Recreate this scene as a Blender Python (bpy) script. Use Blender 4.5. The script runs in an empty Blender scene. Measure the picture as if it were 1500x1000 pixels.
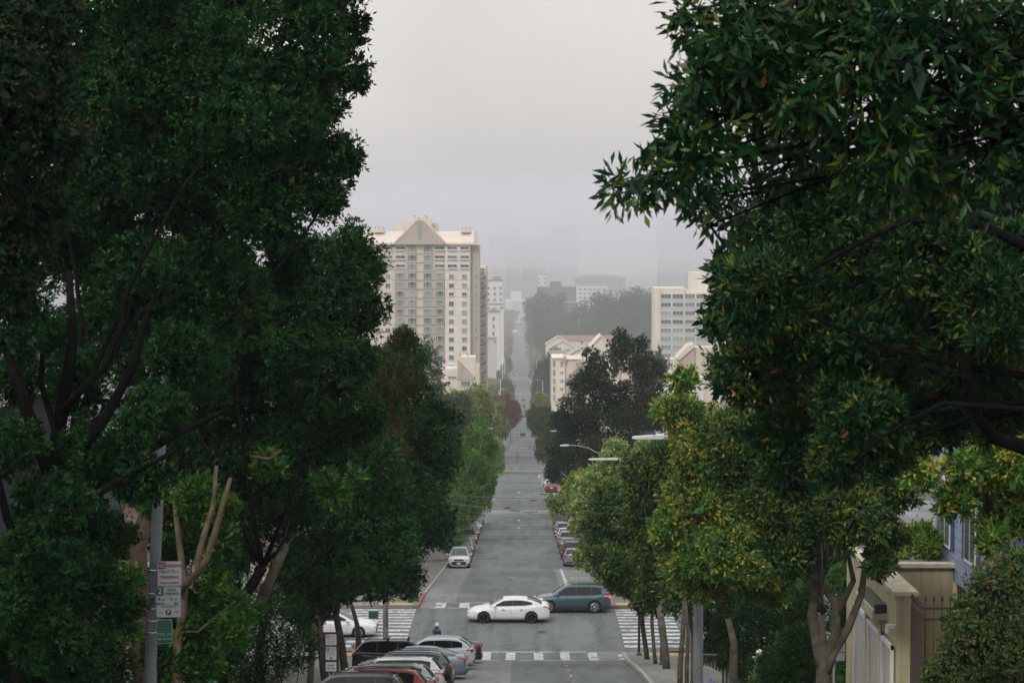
import bpy, math, random
import numpy as np
from mathutils import Vector, Matrix
R = math.radians
rng = random.Random(7)
sc = bpy.context.scene
col = sc.collection

# ------------------------------------------------------------------ camera, world, sun, exposure
F = 3000.0; VX = 762.0; VY = 330.0; CX, CZ = 0.34, 23.7
pitch = math.atan((500 - VY) / F); yaw = (VX - 750) / F
cam = bpy.data.cameras.new('camera'); camo = bpy.data.objects.new('camera', cam); col.objects.link(camo)
camo.location = (CX, 0, CZ); camo.rotation_euler = (R(90) - pitch, 0, yaw)
cam.sensor_width = 36; cam.lens = F / 1500 * 36
cam.clip_start = 0.5; cam.clip_end = 30000
cam.dof.use_dof = True; cam.dof.focus_distance = 115; cam.dof.aperture_fstop = 7.1
sc.camera = camo
_cp, _sp = math.cos(pitch), math.sin(pitch)
def P(px, py, d):
    v = (500 - py) / F; u = (px - 750) / F
    fy = _cp + v * _sp; fz = -_sp + v * _cp
    x = u * math.cos(yaw) - fy * math.sin(yaw); y = u * math.sin(yaw) + fy * math.cos(yaw)
    s = d / y
    return Vector((CX + x * s, d, CZ + fz * s))

world = bpy.data.worlds.new('World'); sc.world = world; world.use_nodes = True
nt = world.node_tree; bg = nt.nodes['Background']; bg.inputs['Strength'].default_value = 0.1
SUN_EL, SUN_AZ = R(40), R(205)
sky = nt.nodes.new('ShaderNodeTexSky'); sky.sky_type = 'NISHITA'; sky.sun_disc = False
sky.sun_elevation = SUN_EL; sky.sun_rotation = SUN_AZ; sky.air_density = 1.0; sky.dust_density = 4.0
# overcast: a thick cloud sheet, brighter overhead than at the horizon, over the clear sky
tc = nt.nodes.new('ShaderNodeTexCoord'); sep = nt.nodes.new('ShaderNodeSeparateXYZ'); nt.links.new(tc.outputs['Generated'], sep.inputs[0])
rmp = nt.nodes.new('ShaderNodeValToRGB'); nt.links.new(sep.outputs['Z'], rmp.inputs[0])
e = rmp.color_ramp.elements
e[0].position = 0.0; e[0].color = (0.50, 0.505, 0.58, 1)
e[1].position = 1.0; e[1].color = (1.55, 1.55, 1.55, 1)
for p_, c_ in ((0.015, (0.56, 0.56, 0.615)), (0.035, (0.66, 0.638, 0.63)), (0.06, (0.752, 0.712, 0.688)), (0.11, (0.81, 0.775, 0.742)), (0.4, (1.05, 1.04, 1.02))):
    n_ = e.new(p_); n_.color = (*c_, 1)
noi = nt.nodes.new('ShaderNodeTexNoise'); noi.inputs['Scale'].default_value = 7.0; noi.inputs['Detail'].default_value = 3; noi.inputs['Roughness'].default_value = .45
nt.links.new(tc.outputs['Generated'], noi.inputs['Vector'])
mr = nt.nodes.new('ShaderNodeMapRange'); mr.inputs['To Min'].default_value = 9.2; mr.inputs['To Max'].default_value = 10.6
mr.inputs['From Min'].default_value = .3; mr.inputs['From Max'].default_value = .7
nt.links.new(noi.outputs['Fac'], mr.inputs['Value'])
vm = nt.nodes.new('ShaderNodeVectorMath'); vm.operation = 'SCALE'
nt.links.new(rmp.outputs[0], vm.inputs[0]); nt.links.new(mr.outputs[0], vm.inputs['Scale'])
mx = nt.nodes.new('ShaderNodeMix'); mx.data_type = 'RGBA'; mx.inputs[0].default_value = 0.93
nt.links.new(sky.outputs[0], mx.inputs[6]); nt.links.new(vm.outputs[0], mx.inputs[7]); nt.links.new(mx.outputs[2], bg.inputs[0])

sun = bpy.data.lights.new('sun', 'SUN'); sun.energy = 1.5; sun.angle = R(12); sun.color = (1, .96, .9)
suno = bpy.data.objects.new('sun', sun); col.objects.link(suno)
sd = Vector((math.sin(SUN_AZ) * math.cos(SUN_EL), math.cos(SUN_AZ) * math.cos(SUN_EL), math.sin(SUN_EL)))
suno.rotation_euler = sd.to_track_quat('Z', 'Y').to_euler()
vs = sc.view_settings; vs.view_transform = 'Standard'; vs.look = 'None'; vs.exposure = 0.0; vs.gamma = 1.0; vs.use_curve_mapping = False
sc.cycles.volume_bounces = 1; sc.cycles.max_bounces = 6; sc.cycles.transparent_max_bounces = 6
sc.cycles.use_denoising = True

# ------------------------------------------------------------------ helpers: objects
def tag(o, label=None, cat=None, group=None, kind=None):
    if label: o['label'] = label
    if cat: o['category'] = cat
    if group: o['group'] = group
    if kind: o['kind'] = kind
    return o
def empty(name, loc=(0, 0, 0), rz=0.0, label=None, cat=None, group=None, kind=None):
    o = bpy.data.objects.new(name, None); col.objects.link(o); o.location = loc; o.rotation_euler = (0, 0, rz)
    o.empty_display_size = .3
    return tag(o, label, cat, group, kind)
def link(name, mesh, parent=None, loc=None, rz=None):
    o = bpy.data.objects.new(name, mesh); col.objects.link(o)
    if parent is not None: o.parent = parent
    if loc is not None: o.location = loc
    if rz is not None: o.rotation_euler = (0, 0, rz)
    return o
def copy_tree(o, parent=None):
    c = o.copy(); col.objects.link(c)
    if parent is not None: c.parent = parent
    for ch in list(o.children): copy_tree(ch, c)
    return c

class MB:
    def __init__(s): s.v = []; s.f = []; s.m = []; s.smooth = []
    def add(s, vs_, fs, mi=0, sm=False):
        b = len(s.v); s.v += [tuple(v) for v in vs_]
        for f in fs: s.f.append(tuple(b + i for i in f)); s.m.append(mi); s.smooth.append(sm)
    def box(s, x0, x1, y0, y1, z0, z1, mi=0):
        s.add([(x0, y0, z0), (x1, y0, z0), (x1, y1, z0), (x0, y1, z0), (x0, y0, z1), (x1, y0, z1), (x1, y1, z1), (x0, y1, z1)],
              [(0, 3, 2, 1), (4, 5, 6, 7), (0, 1, 5, 4), (1, 2, 6, 5), (2, 3, 7, 6), (3, 0, 4, 7)], mi)
    def quad(s, a, b, c, d, mi=0): s.add([a, b, c, d], [(0, 1, 2, 3)], mi)
    def prism(s, poly, d0, d1, axis='y', mi=0):
        n = len(poly)
        if axis == 'y': A = [(x, d0, z) for x, z in poly]; B = [(x, d1, z) for x, z in poly]
        elif axis == 'x': A = [(d0, y, z) for y, z in poly]; B = [(d1, y, z) for y, z in poly]
        else: A = [(x, y, d0) for x, y in poly]; B = [(x, y, d1) for x, y in poly]
        s.add(A + B, [tuple(range(n)), tuple(range(2 * n - 1, n - 1, -1))] + [(i, i + n, (i + 1) % n + n, (i + 1) % n) for i in range(n)], mi)
    def tube(s, pts, rad, n=8, mi=0, caps=True, wob=0.0, rs=None):
        pts = [Vector(p) for p in pts]; k = len(pts)
        if not hasattr(rad, '__len__'): rad = [rad] * k
        vs_ = []; rr = rs or rng
        prev = None
        for i, p in enumerate(pts):
            t = (pts[min(i + 1, k - 1)] - pts[max(i - 1, 0)]).normalized()
            a = prev if prev is not None else (Vector((1, 0, 0)) if abs(t.x) < .8 else Vector((0, 1, 0)))
            u = (a - t * a.dot(t)).normalized(); w = t.cross(u); prev = u
            for j in range(n):
                an = 2 * math.pi * j / n; r_ = rad[i] * (1 + (rr.uniform(-wob, wob) if wob else 0))
                vs_.append(p + (u * math.cos(an) + w * math.sin(an)) * r_)
        fs = [(i * n + j, i * n + (j + 1) % n, (i + 1) * n + (j + 1) % n, (i + 1) * n + j) for i in range(k - 1) for j in range(n)]
        if caps: fs += [tuple(range(n - 1, -1, -1)), tuple(range((k - 1) * n, k * n))]
        s.add(vs_, fs, mi, True)
    def lathe(s, prof, n=16, c=(0, 0, 0), axis='z', mi=0, sm=True, caps=True):
        vs_ = []
        for r_, h in prof:
            for j in range(n):
                a = 2 * math.pi * j / n
                q = (r_ * math.cos(a), r_ * math.sin(a), h)
                if axis == 'y': q = (q[0], q[2], q[1])
                if axis == 'x': q = (q[2], q[0], q[1])
                vs_.append((q[0] + c[0], q[1] + c[1], q[2] + c[2]))
        k = len(prof)
        fs = [(i * n + j, i * n + (j + 1) % n, (i + 1) * n + (j + 1) % n, (i + 1) * n + j) for i in range(k - 1) for j in range(n)]
        if caps and prof[0][0] > 1e-4: fs.append(tuple(range(n - 1, -1, -1)))
        if caps and prof[-1][0] > 1e-4: fs.append(tuple(range((k - 1) * n, k * n)))
        s.add(vs_, fs, mi, sm)
    def mesh(s, name, *mats):
        me = bpy.data.meshes.new(name); me.from_pydata(s.v, [], s.f); me.validate(); 
        for m in mats: me.materials.append(m)
        if len(me.polygons) == len(s.f):
            me.polygons.foreach_set('material_index', s.m); me.polygons.foreach_set('use_smooth', s.smooth)
        me.update(); return me
    def build(s, name, mat, parent=None, **kw):
        mats = mat if isinstance(mat, (list, tuple)) else [mat]
        return link(name, s.mesh(name, *mats), parent, **kw)

# ------------------------------------------------------------------ materials
def mat(name, base, rough=.7, metal=0.0, var=0.0, scale=3.0, bump=0.0, bscale=30.0, col2=None, spec=.5, trans=0.0, coat=0.0, detail=5, streak=0.0, emit=None, edges=(.32, .68), rnd=False):
    m = bpy.data.materials.new(name); m.use_nodes = True; n = m.node_tree; b = n.nodes['Principled BSDF']
    b.inputs['Roughness'].default_value = rough; b.inputs['Metallic'].default_value = metal
    b.inputs['Specular IOR Level'].default_value = spec; b.inputs['Coat Weight'].default_value = coat
    b.inputs['Coat Roughness'].default_value = .08
    base = tuple(base)
    c = n.nodes.new('ShaderNodeTexCoord'); g = n.nodes.new('ShaderNodeTexNoise'); g.inputs['Scale'].default_value = scale; g.inputs['Detail'].default_value = detail
    n.links.new(c.outputs['Object'], g.inputs['Vector'])
    r = n.nodes.new('ShaderNodeValToRGB'); n.links.new(g.outputs['Fac'], r.inputs[0]); n.links.new(r.outputs[0], b.inputs['Base Color'])
    c2 = col2 or tuple(min(1, x * (1 + var)) for x in base); c1 = base if col2 else tuple(x * (1 - var) for x in base)
    r.color_ramp.elements[0].position, r.color_ramp.elements[1].position = edges
    r.color_ramp.elements[0].color = (*c1, 1); r.color_ramp.elements[1].color = (*c2, 1)
    if streak:
        mpn = n.nodes.new('ShaderNodeMapping'); mpn.inputs['Scale'].default_value = (streak[0], streak[0], streak[1]); n.links.new(c.outputs['Object'], mpn.inputs['Vector'])
        g3 = n.nodes.new('ShaderNodeTexNoise'); g3.inputs['Scale'].default_value = 1; g3.inputs['Detail'].default_value = 6; n.links.new(mpn.outputs[0], g3.inputs['Vector'])
        q3 = n.nodes.new('ShaderNodeMapRange'); q3.inputs['From Min'].default_value = .42; q3.inputs['From Max'].default_value = .66; q3.inputs['To Min'].default_value = 1; q3.inputs['To Max'].default_value = streak[2]; n.links.new(g3.outputs['Fac'], q3.inputs['Value'])
        s3 = n.nodes.new('ShaderNodeVectorMath'); s3.operation = 'SCALE'; n.links.new(r.outputs[0], s3.inputs[0]); n.links.new(q3.outputs[0], s3.inputs['Scale']); n.links.new(s3.outputs[0], b.inputs['Base Color'])
    if rnd:
        oi = n.nodes.new('ShaderNodeObjectInfo'); n.links.new(oi.outputs['Random'], r.inputs[0]); r.color_ramp.elements[0].position = .25; r.color_ramp.elements[1].position = 1
    if bump:
        g2 = n.nodes.new('ShaderNodeTexNoise'); g2.inputs['Scale'].default_value = bscale; g2.inputs['Detail'].default_value = 4
        n.links.new(c.outputs['Object'], g2.inputs['Vector'])
        bp = n.nodes.new('ShaderNodeBump'); bp.inputs['Strength'].default_value = bump; bp.inputs['Distance'].default_value = .02
        n.links.new(g2.outputs['Fac'], bp.inputs['Height']); n.links.new(bp.outputs[0], b.inputs['Normal'])
    if emit: b.inputs['Emission Color'].default_value = (*emit[0], 1); b.inputs['Emission Strength'].default_value = emit[1]
    return m
def leafmat(name, cols, rough=.45, trl=.22, spec=.22):
    m = bpy.data.materials.new(name); m.use_nodes = True; n = m.node_tree; b = n.nodes['Principled BSDF']
    a = n.nodes.new('ShaderNodeAttribute'); a.attribute_name = 'tint'
    r = n.nodes.new('ShaderNodeValToRGB'); n.links.new(a.outputs['Fac'], r.inputs[0])
    els = r.color_ramp.elements
    els[0].position = cols[0][0]; els[0].color = (*cols[0][1], 1); els[1].position = cols[-1][0]; els[1].color = (*cols[-1][1], 1)
    for p_, c_ in cols[1:-1]:
        q = els.new(p_); q.color = (*c_, 1)
    n.links.new(r.outputs[0], b.inputs['Base Color']); b.inputs['Roughness'].default_value = rough; b.inputs['Specular IOR Level'].default_value = spec
    t = n.nodes.new('ShaderNodeBsdfTranslucent'); n.links.new(r.outputs[0], t.inputs[0])
    mxx = n.nodes.new('ShaderNodeMixShader'); mxx.inputs[0].default_value = trl
    n.links.new(b.outputs[0], mxx.inputs[1]); n.links.new(t.outputs[0], mxx.inputs[2])
    n.links.new(mxx.outputs[0], n.nodes['Material Output'].inputs['Surface'])
    return m
LM = {
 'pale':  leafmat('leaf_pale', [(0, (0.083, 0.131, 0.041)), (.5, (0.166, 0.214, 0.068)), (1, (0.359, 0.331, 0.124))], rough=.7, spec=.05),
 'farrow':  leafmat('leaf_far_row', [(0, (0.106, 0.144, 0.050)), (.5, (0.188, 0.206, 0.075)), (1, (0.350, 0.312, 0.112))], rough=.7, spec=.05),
 'park':  leafmat('leaf_park', [(0, (.035, .060, .028)), (.5, (.062, .092, .042)), (1, (.11, .13, .06))], rough=.7, spec=.05),
 'dull':  leafmat('leaf_dull', [(0, (.006, .022, .012)), (.5, (.018, .042, .022)), (1, (.06, .055, .025))], rough=.6, spec=.05),
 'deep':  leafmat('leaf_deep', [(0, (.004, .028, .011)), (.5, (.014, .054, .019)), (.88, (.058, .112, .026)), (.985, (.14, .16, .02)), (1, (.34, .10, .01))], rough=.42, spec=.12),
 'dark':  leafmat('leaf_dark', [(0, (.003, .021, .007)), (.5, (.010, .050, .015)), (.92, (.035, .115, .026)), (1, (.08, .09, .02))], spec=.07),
 'olive': leafmat('leaf_dark_olive', [(0, (.020, .048, .014)), (.6, (.045, .080, .024)), (.97, (.09, .12, .035)), (1, (.25, .10, .02))], rough=.55, spec=.05),
 'brown': leafmat('leaf_brown_tint', [(0, (.010, .028, .010)), (.5, (.030, .042, .014)), (1, (.085, .055, .022))], rough=.6, spec=.05),
 'bigleaf': leafmat('leaf_big', [(0, (.004, .028, .010)), (.65, (.012, .052, .016)), (.93, (.05, .115, .016)), (.985, (.10, .13, .015)), (1, (.16, .06, .012))], rough=.35, spec=.2),
 'mid':   leafmat('leaf_mid', [(0, (0.012, 0.048, 0.017)), (.5, (0.041, 0.094, 0.029)), (.88, (0.138, 0.192, 0.038)), (.985, (0.240, 0.240, 0.036)), (1, (0.408, 0.120, 0.012))], rough=.42, spec=.12),
 'yellow': leafmat('leaf_yellow', [(0, (0.023, 0.098, 0.019)), (.45, (0.082, 0.183, 0.034)), (.88, (0.293, 0.341, 0.058)), (.985, (0.507, 0.351, 0.049)), (1, (0.819, 0.234, 0.039))], rough=.45, spec=.10),
 'fresh': leafmat('leaf_fresh', [(0, (0.011, 0.067, 0.014)), (.6, (0.039, 0.126, 0.025)), (1, (0.182, 0.266, 0.042))], rough=.4, trl=.3, spec=.12),
 'light': leafmat('leaf_light', [(0, (0.052, 0.135, 0.033)), (.5, (0.164, 0.252, 0.070)), (.8, (0.351, 0.410, 0.129)), (1, (0.632, 0.608, 0.257))], rough=.6, spec=.06),
 'feather': leafmat('leaf_feather', [(0, (0.025, 0.107, 0.025)), (.6, (0.084, 0.200, 0.043)), (1, (0.261, 0.331, 0.070))], rough=.6, spec=.06),
 'street': leafmat('leaf_street', [(0, (0.057, 0.102, 0.026)), (.6, (0.135, 0.171, 0.036)), (1, (0.327, 0.270, 0.065))], rough=.7, spec=.05),
 'red':   leafmat('leaf_red', [(0, (0.025, 0.035, 0.010)), (.4, (0.077, 0.028, 0.015)), (1, (0.266, 0.025, 0.017))], rough=.6, spec=.05),
 'plum':  leafmat('leaf_plum', [(0, (.004, .024, .009)), (.6, (.014, .040, .016)), (.95, (.04, .055, .022)), (1, (.20, .06, .07))], rough=.55, spec=.04),
 'cypress': leafmat('leaf_cypress', [(0, (.014, .036, .012)), (1, (.055, .085, .024))], rough=.7, spec=.05),
 'shade': leafmat('leaf_shrub', [(0, (.004, .024, .007)), (.8, (.018, .062, .013)), (1, (.08, .12, .02))], rough=.5, spec=.06),
}
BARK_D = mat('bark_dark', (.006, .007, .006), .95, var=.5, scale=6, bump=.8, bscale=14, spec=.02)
BARK_G = mat('bark_grey', (.085, .075, .06), .95, var=.4, scale=5, bump=.9, bscale=16, spec=.1)
BARK_T = mat('bark_tan', (.15, .11, .078), .9, var=.4, scale=4, bump=.6, bscale=12, spec=.15)
BARK_R = mat('bark_reddish', (.09, .055, .042), .9, var=.4, scale=7, bump=.5, bscale=18)

# ------------------------------------------------------------------ terrain profile
PROF = [(-80, 36.), (0, 20.8), (37, 12.9), (60, 8.3), (70, 6.55), (78, 5.2), (95, 2.75), (108, .55), (111.4, .12), (119, .2), (126.6, -.08), (134, -.72), (174, -5.5), (239, -11.4), (257, -12.7), (274, -13.2),
        (400, -24.8), (420, -25.6), (545, -36.), (566, -37.), (695, -48.2), (716, -49.), (842, -55), (862, -55.5), (1000, -60.), (1300, -66.5), (1863, -70.), (2100, -69.), (3000, -60), (12000, -55)]
_pd = np.array([p[0] for p in PROF], float); _pz = np.array([p[1] for p in PROF], float)
def gz(d): return float(np.interp(d, _pd, _pz))
def zs(d): return (gz(d - 1.5) + gz(d) + gz(d + 1.5)) / 3
def slope(d): return (zs(d + 2) - zs(d - 2)) / 4.0

def roadmat(name, base, lo, hi, patch=.18, lanes=True, crack=True):
    m = bpy.data.materials.new(name); m.use_nodes = True; n = m.node_tree; b = n.nodes['Principled BSDF']; b.inputs['Roughness'].default_value = .85
    c = n.nodes.new('ShaderNodeTexCoord'); L = n.links.new
    def noise(sc_, vec, det=4):
        g = n.nodes.new('ShaderNodeTexNoise'); g.inputs['Scale'].default_value = sc_; g.inputs['Detail'].default_value = det; L(vec, g.inputs['Vector']); return g.outputs['Fac']
    def mp(scale):
        q = n.nodes.new('ShaderNodeMapping'); q.inputs['Scale'].default_value = scale; L(c.outputs['Object'], q.inputs['Vector']); return q.outputs[0]
    big = noise(.12, c.outputs['Object'], 3); fine = noise(5.0, c.outputs['Object'], 6); streak = noise(1.0, mp((1.3, .05, 1)), 3)
    mul = n.nodes.new('ShaderNodeMath'); mul.operation = 'MULTIPLY_ADD'; L(big, mul.inputs[0]); mul.inputs[1].default_value = .45; L(streak, mul.inputs[2])
    m2 = n.nodes.new('ShaderNodeMath'); m2.operation = 'MULTIPLY_ADD'; L(fine, m2.inputs[0]); m2.inputs[1].default_value = .35; L(mul.outputs[0], m2.inputs[2])
    r = n.nodes.new('ShaderNodeValToRGB'); L(m2.outputs[0], r.inputs[0]); r.color_ramp.elements[0].position = .65; r.color_ramp.elements[1].position = 1.15 if False else 1.0
    r.color_ramp.elements[0].color = (*[x * lo for x in base], 1); r.color_ramp.elements[1].color = (*[x * hi for x in base], 1)
    out = r.outputs[0]
    # rectangular repair patches
    v = n.nodes.new('ShaderNodeTexVoronoi'); v.distance = 'CHEBYCHEV'; v.inputs['Scale'].default_value = 1.0; v.inputs['Randomness'].default_value = 1; L(mp((.18, .055, 1)), v.inputs['Vector'])
    sx = n.nodes.new('ShaderNodeSeparateColor'); L(v.outputs['Color'], sx.inputs[0])
    mrr = n.nodes.new('ShaderNodeMapRange'); mrr.inputs['To Min'].default_value = 1 - patch; mrr.inputs['To Max'].default_value = 1 + patch; L(sx.outputs[0], mrr.inputs['Value'])
    vs2 = n.nodes.new('ShaderNodeVectorMath'); vs2.operation = 'SCALE'; L(out, vs2.inputs[0]); L(mrr.outputs[0], vs2.inputs['Scale']); out = vs2.outputs[0]
    if crack:
        v2 = n.nodes.new('ShaderNodeTexVoronoi'); v2.feature = 'DISTANCE_TO_EDGE'; v2.inputs['Scale'].default_value = .33
        wv = n.nodes.new('ShaderNodeVectorMath'); wv.operation = 'ADD'; ns = n.nodes.new('ShaderNodeTexNoise'); ns.inputs['Scale'].default_value = .9; ns.inputs['Detail'].default_value = 5
        L(c.outputs['Object'], ns.inputs['Vector']); L(mp((1, .6, 1)), wv.inputs[0]); 
        ws = n.nodes.new('ShaderNodeVectorMath'); ws.operation = 'SCALE'; ws.inputs['Scale'].default_value = 1.6; L(ns.outputs['Color'], ws.inputs[0]); L(ws.outputs[0], wv.inputs[1]); L(wv.outputs[0], v2.inputs['Vector'])
        cr = n.nodes.new('ShaderNodeMapRange'); cr.inputs['From Max'].default_value = .028; cr.inputs['To Min'].default_value = .62; cr.inputs['To Max'].default_value = 1; L(v2.outputs['Distance'], cr.inputs['Value'])
        vs3 = n.nodes.new('ShaderNodeVectorMath'); vs3.operation = 'SCALE'; L(out, vs3.inputs[0]); L(cr.outputs[0], vs3.inputs['Scale']); out = vs3.outputs[0]
    L(out, b.inputs['Base Color'])
    bp = n.nodes.new('ShaderNodeBump'); bp.inputs['Strength'].default_value = .4; bp.inputs['Distance'].default_value = .02; L(noise(40, c.outputs['Object']), bp.inputs['Height']); L(bp.outputs[0], b.inputs['Normal'])
    return m
ASPHALT = roadmat('asphalt', (.092, .103, .108), .70, 1.2)
CONC = roadmat('road_concrete', (.150, .160, .156), .8, 1.12, patch=.09)
WALKM = roadmat('sidewalk_concrete', (.155, .150, .135), .75, 1.15, patch=.08)
EARTH = mat('earth', (.06, .055, .035), .95, var=.4, scale=.3, col2=(.05, .075, .03))
PAINT = mat('road_paint_white', (.46, .47, .46), .75, scale=3.2, col2=(.13, .15, .155), detail=9, edges=(.47, .66))
PAINTY = mat('road_paint_yellow', (.55, .33, .10), .7, var=.25, scale=3)
KERB = mat('kerb_concrete', (.27, .26, .23), .85, var=.25, scale=2)
KERBR = mat('kerb_red', (.27, .055, .04), .7, var=.3, scale=3)

def stations(d0, d1):
    out = [d0]; d = d0
    while d < d1:
        d += 1.5 if d < 300 else (4 if d < 900 else 15)
        out.append(min(d, d1))
    return out
def strip(name, x0, x1, d0, d1, dz, m, nx=1, skirt=0.0, **kw):
    mb = MB(); st = stations(d0, d1); 
    xs = [x0 + (x1 - x0) * i / nx for i in range(nx + 1)]
    vs_ = [(x, d, zs(d) + dz) for d in st for x in xs]; w = nx + 1
    fs = [(i * w + j, i * w + j + 1, (i + 1) * w + j + 1, (i + 1) * w + j) for i in range(len(st) - 1) for j in range(nx)]
    mb.add(vs_, fs)
    if skirt:
        n = len(st)
        for x, flip in ((x0, 0), (x1, 1)):
            mb.add([(x, d, zs(d) + dz) for d in st] + [(x, d, zs(d) + dz - skirt) for d in st],
                   [((i, i + n, i + 1 + n, i + 1) if not flip else (i, i + 1, i + 1 + n, i + n)) for i in range(n - 1)])
        for d in (d0, d1):
            mb.add([(x0, d, zs(d) + dz), (x1, d, zs(d) + dz), (x1, d, zs(d) + dz - skirt), (x0, d, zs(d) + dz - skirt)], [(0, 1, 2, 3)])
    o = mb.build(name, m, None)
    tag(o, kw.get('label'), None, None, kw.get('kind', 'structure')); return o

# ground sheet out to the horizon
mb = MB(); st = [-80, -40, -20] + list(np.arange(0, 300, 4.)) + list(np.arange(300, 1000, 15.)) + [1100, 1200, 1300, 1600, 1863, 2100, 2500, 3000, 5000, 8000, 12000]
xs = [-6000, -1500, -400, -100, -30, 0, 30, 100, 400, 1500, 6000]; w = len(xs)
mb.add([(x, float(d), zs(float(d)) - .09) for d in st for x in xs], [(i * w + j, i * w + j + 1, (i + 1) * w + j + 1, (i + 1) * w + j) for i in range(len(st) - 1) for j in range(w - 1)], 0, True)
g = mb.build('ground', EARTH); tag(g, 'ground falling away down the hill on both sides of the street', kind='structure')
HW = 5.96
strip('road', -7.4, HW, -40, 110.6, 0.0, ASPHALT, 6, label='grey asphalt street running down the hill between the trees')
strip('road', -HW, HW, 110.6, 1940, 0.0, ASPHALT, 4, label='grey asphalt street running on down the hill past the crossing')
CROSS = [(112.4, 126.2)] + [(261.5, 273.5), (407, 419), (553, 565), (698, 712), (846, 858), (1000, 1012), (1160, 1172), (1320, 1332), (1480, 1492)]
for a_, b_ in CROSS:
    for s_ in (-1, 1):
        strip('cross_street', min(s_ * HW, s_ * 150), max(s_ * HW, s_ * 150), a_, b_, 0.0, ASPHALT, 12, label='asphalt cross street joining the hill street')
# concrete parking lanes
strip('parking_lane', -7.4, -.1, -40, 107.2, .004, CONC, 1, label='pale concrete parking lane under the angled parked cars')
for a_, b_ in ((130.2, 257), (277, 403), (423, 549)):
    strip('parking_lane', -HW, -3.85, a_, b_, .004, CONC, 1, label='pale concrete parking lane along the kerb')
    strip('parking_lane', 3.2 if a_ == 130.2 else 3.85, HW, a_, b_ if a_ != 130.2 else 170, .004, CONC, 1, label='pale concrete parking lane along the opposite kerb')
strip('gutter', -9.3, -4.6, 126.4, 129.8, .006, CONC, 1, label='pale concrete at the crossing corner')
strip('gutter', 4.2, 8.2, 107.6, 112.3, .006, CONC, 1, label='pale concrete at the near crossing corner')
# sidewalks with kerbs
edges = [(-40, 111.2), (126.8, 260.5), (274.5, 406), (420, 552), (566, 697), (713, 845), (859, 999), (1013, 1159), (1173, 1319), (1333, 1479), (1493, 1940)]
for k, (a_, b_) in enumerate(edges):
    xl = 7.4 if k == 0 else HW
    strip('sidewalk', -10.4, -xl - .16, a_, b_, .13, WALKM, 1, .25, label='concrete sidewalk under the street trees')
    strip('sidewalk', HW + .16, 9.6, a_, b_, .13, WALKM, 1, .25, label='concrete sidewalk opposite under the street trees')
    strip('kerb', -xl - .16, -xl, a_ + (9 if k == 1 else 0), b_, .14, KERB, 1, .25, label='concrete kerb')
    strip('kerb', HW, HW + .16, a_ + (4 if k == 1 else 0), b_, .14, KERB, 1, .25, label='concrete kerb')
strip('red_kerb', -HW - .16, -HW, 126.8, 135.8, .14, KERBR, 1, .25, label='kerb painted red at the crossing corner')
strip('red_kerb', HW, HW + .16, 126.8, 130.8, .14, KERBR, 1, .25, label='kerb painted red behind the grey SUV')
# side streets' own sidewalks at the first crossing
for s_ in (-1, 1):
    for a_, b_ in ((109.0, 112.2), (126.4, 129.4)):
        x0, x1 = sorted((s_ * 10.5, s_ * 150)); strip('sidewalk', x0, x1, a_, b_, .12, WALKM, 1, .25, label='concrete sidewalk along the cross street')

# painted markings, each bar its own piece
def sheet(name, x0, x1, d0, d1, m, dz=.01, parent=None, skew=0.0):
    mb = MB(); st = list(np.linspace(d0, d1, max(2, int((d1 - d0) / 1.5) + 1)))
    mb.add([(x + skew * (d - d0), d, zs(d) + dz) for d in st for x in (x0, x1)], [(2 * i, 2 * i + 1, 2 * i + 3, 2 * i + 2) for i in range(len(st) - 1)])
    return mb.build(name, m, parent)
def crosswalk(label, parts):
    r = empty('crosswalk_marking', (0, 0, 0), 0, label, None, None, 'structure')
    for q in parts: sheet('stripe', *q, PAINT, .012, r)
    return r
x_at = lambda px, d: P(px, 900, d).x
crosswalk('white ladder crosswalk across the hill street in front of the parked cars',
    [(-2.2, 4.0, 112.0, 112.22), (-2.2, 4.4, 107.9, 108.12)] + [(x_at(a, 110), x_at(a + 14, 110), 108.3, 111.9) for a in (705, 741, 782, 821, 862)] + [(x_at(903, 113), x_at(918, 113), 108.6, 111.7)])
crosswalk('white ladder crosswalk across the hill street beyond the sedan',
    [(-5.7, 5.6, 129.5, 129.7), (-5.3, 5.6, 126.4, 126.6)] + [(x_at(a, 131), x_at(a + 14.5, 131), 126.7, 129.4) for a in (641, 675, 710, 745, 780, 815, 850)])
ys = [893 + i for i in (0, 3.2, 7, 11, 15.2, 19.6, 24.5, 30, 35.5, 41, 46.5, 53)]
def d_of(py):
    lo, hi = 90., 200.
    for _ in range(40):
        m_ = (lo + hi) / 2
        if CZ + (P(757, py, m_).z - CZ) > zs(m_): lo = m_
        else: hi = m_
    return (lo + hi) / 2
zl = [d_of(y) for y in ys]
crosswalk('white striped crosswalk across the side street under the dark trees', [(-9.9, -6.1, d - .28, d + .28) for d in zl])
crosswalk('white striped crosswalk across the side street behind the grey SUV', [(6.2, 9.6, d - .28, d + .28) for d in zl])
lane = empty('road_marking', (0, 0, 0), 0, 'white line along the bus stop past the crossing', None, None, 'structure')
sheet('line', 3.62, 3.84, 133.5, 170, PAINT, .012, lane)
lane2 = empty('road_marking', (0, 0, 0), 0, 'yellow raised centre markers on the near block', None, None, 'structure')
for py, px in ((965, 830), (973, 836), (981, 840.5), (989, 845.5), (998, 851.5)):
    d = d_of(py) if py < 960 else None
for d in (106.6, 102, 97.5, 93, 88.6, 84):
    sheet('marker', 2.62, 2.74, d, d + .75, PAINTY, .02, lane2)
lane3 = empty('road_marking', (0, 0, 0), 0, 'short white dash in the middle of the second block', None, None, 'structure')
sheet('line', -.55, .05, 157, 157.6, PAINT, .012, lane3)
lane4 = empty('road_marking', (0, 0, 0), 0, 'stop lines and crosswalk lines at the farther crossings', None, None, 'structure')
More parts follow.
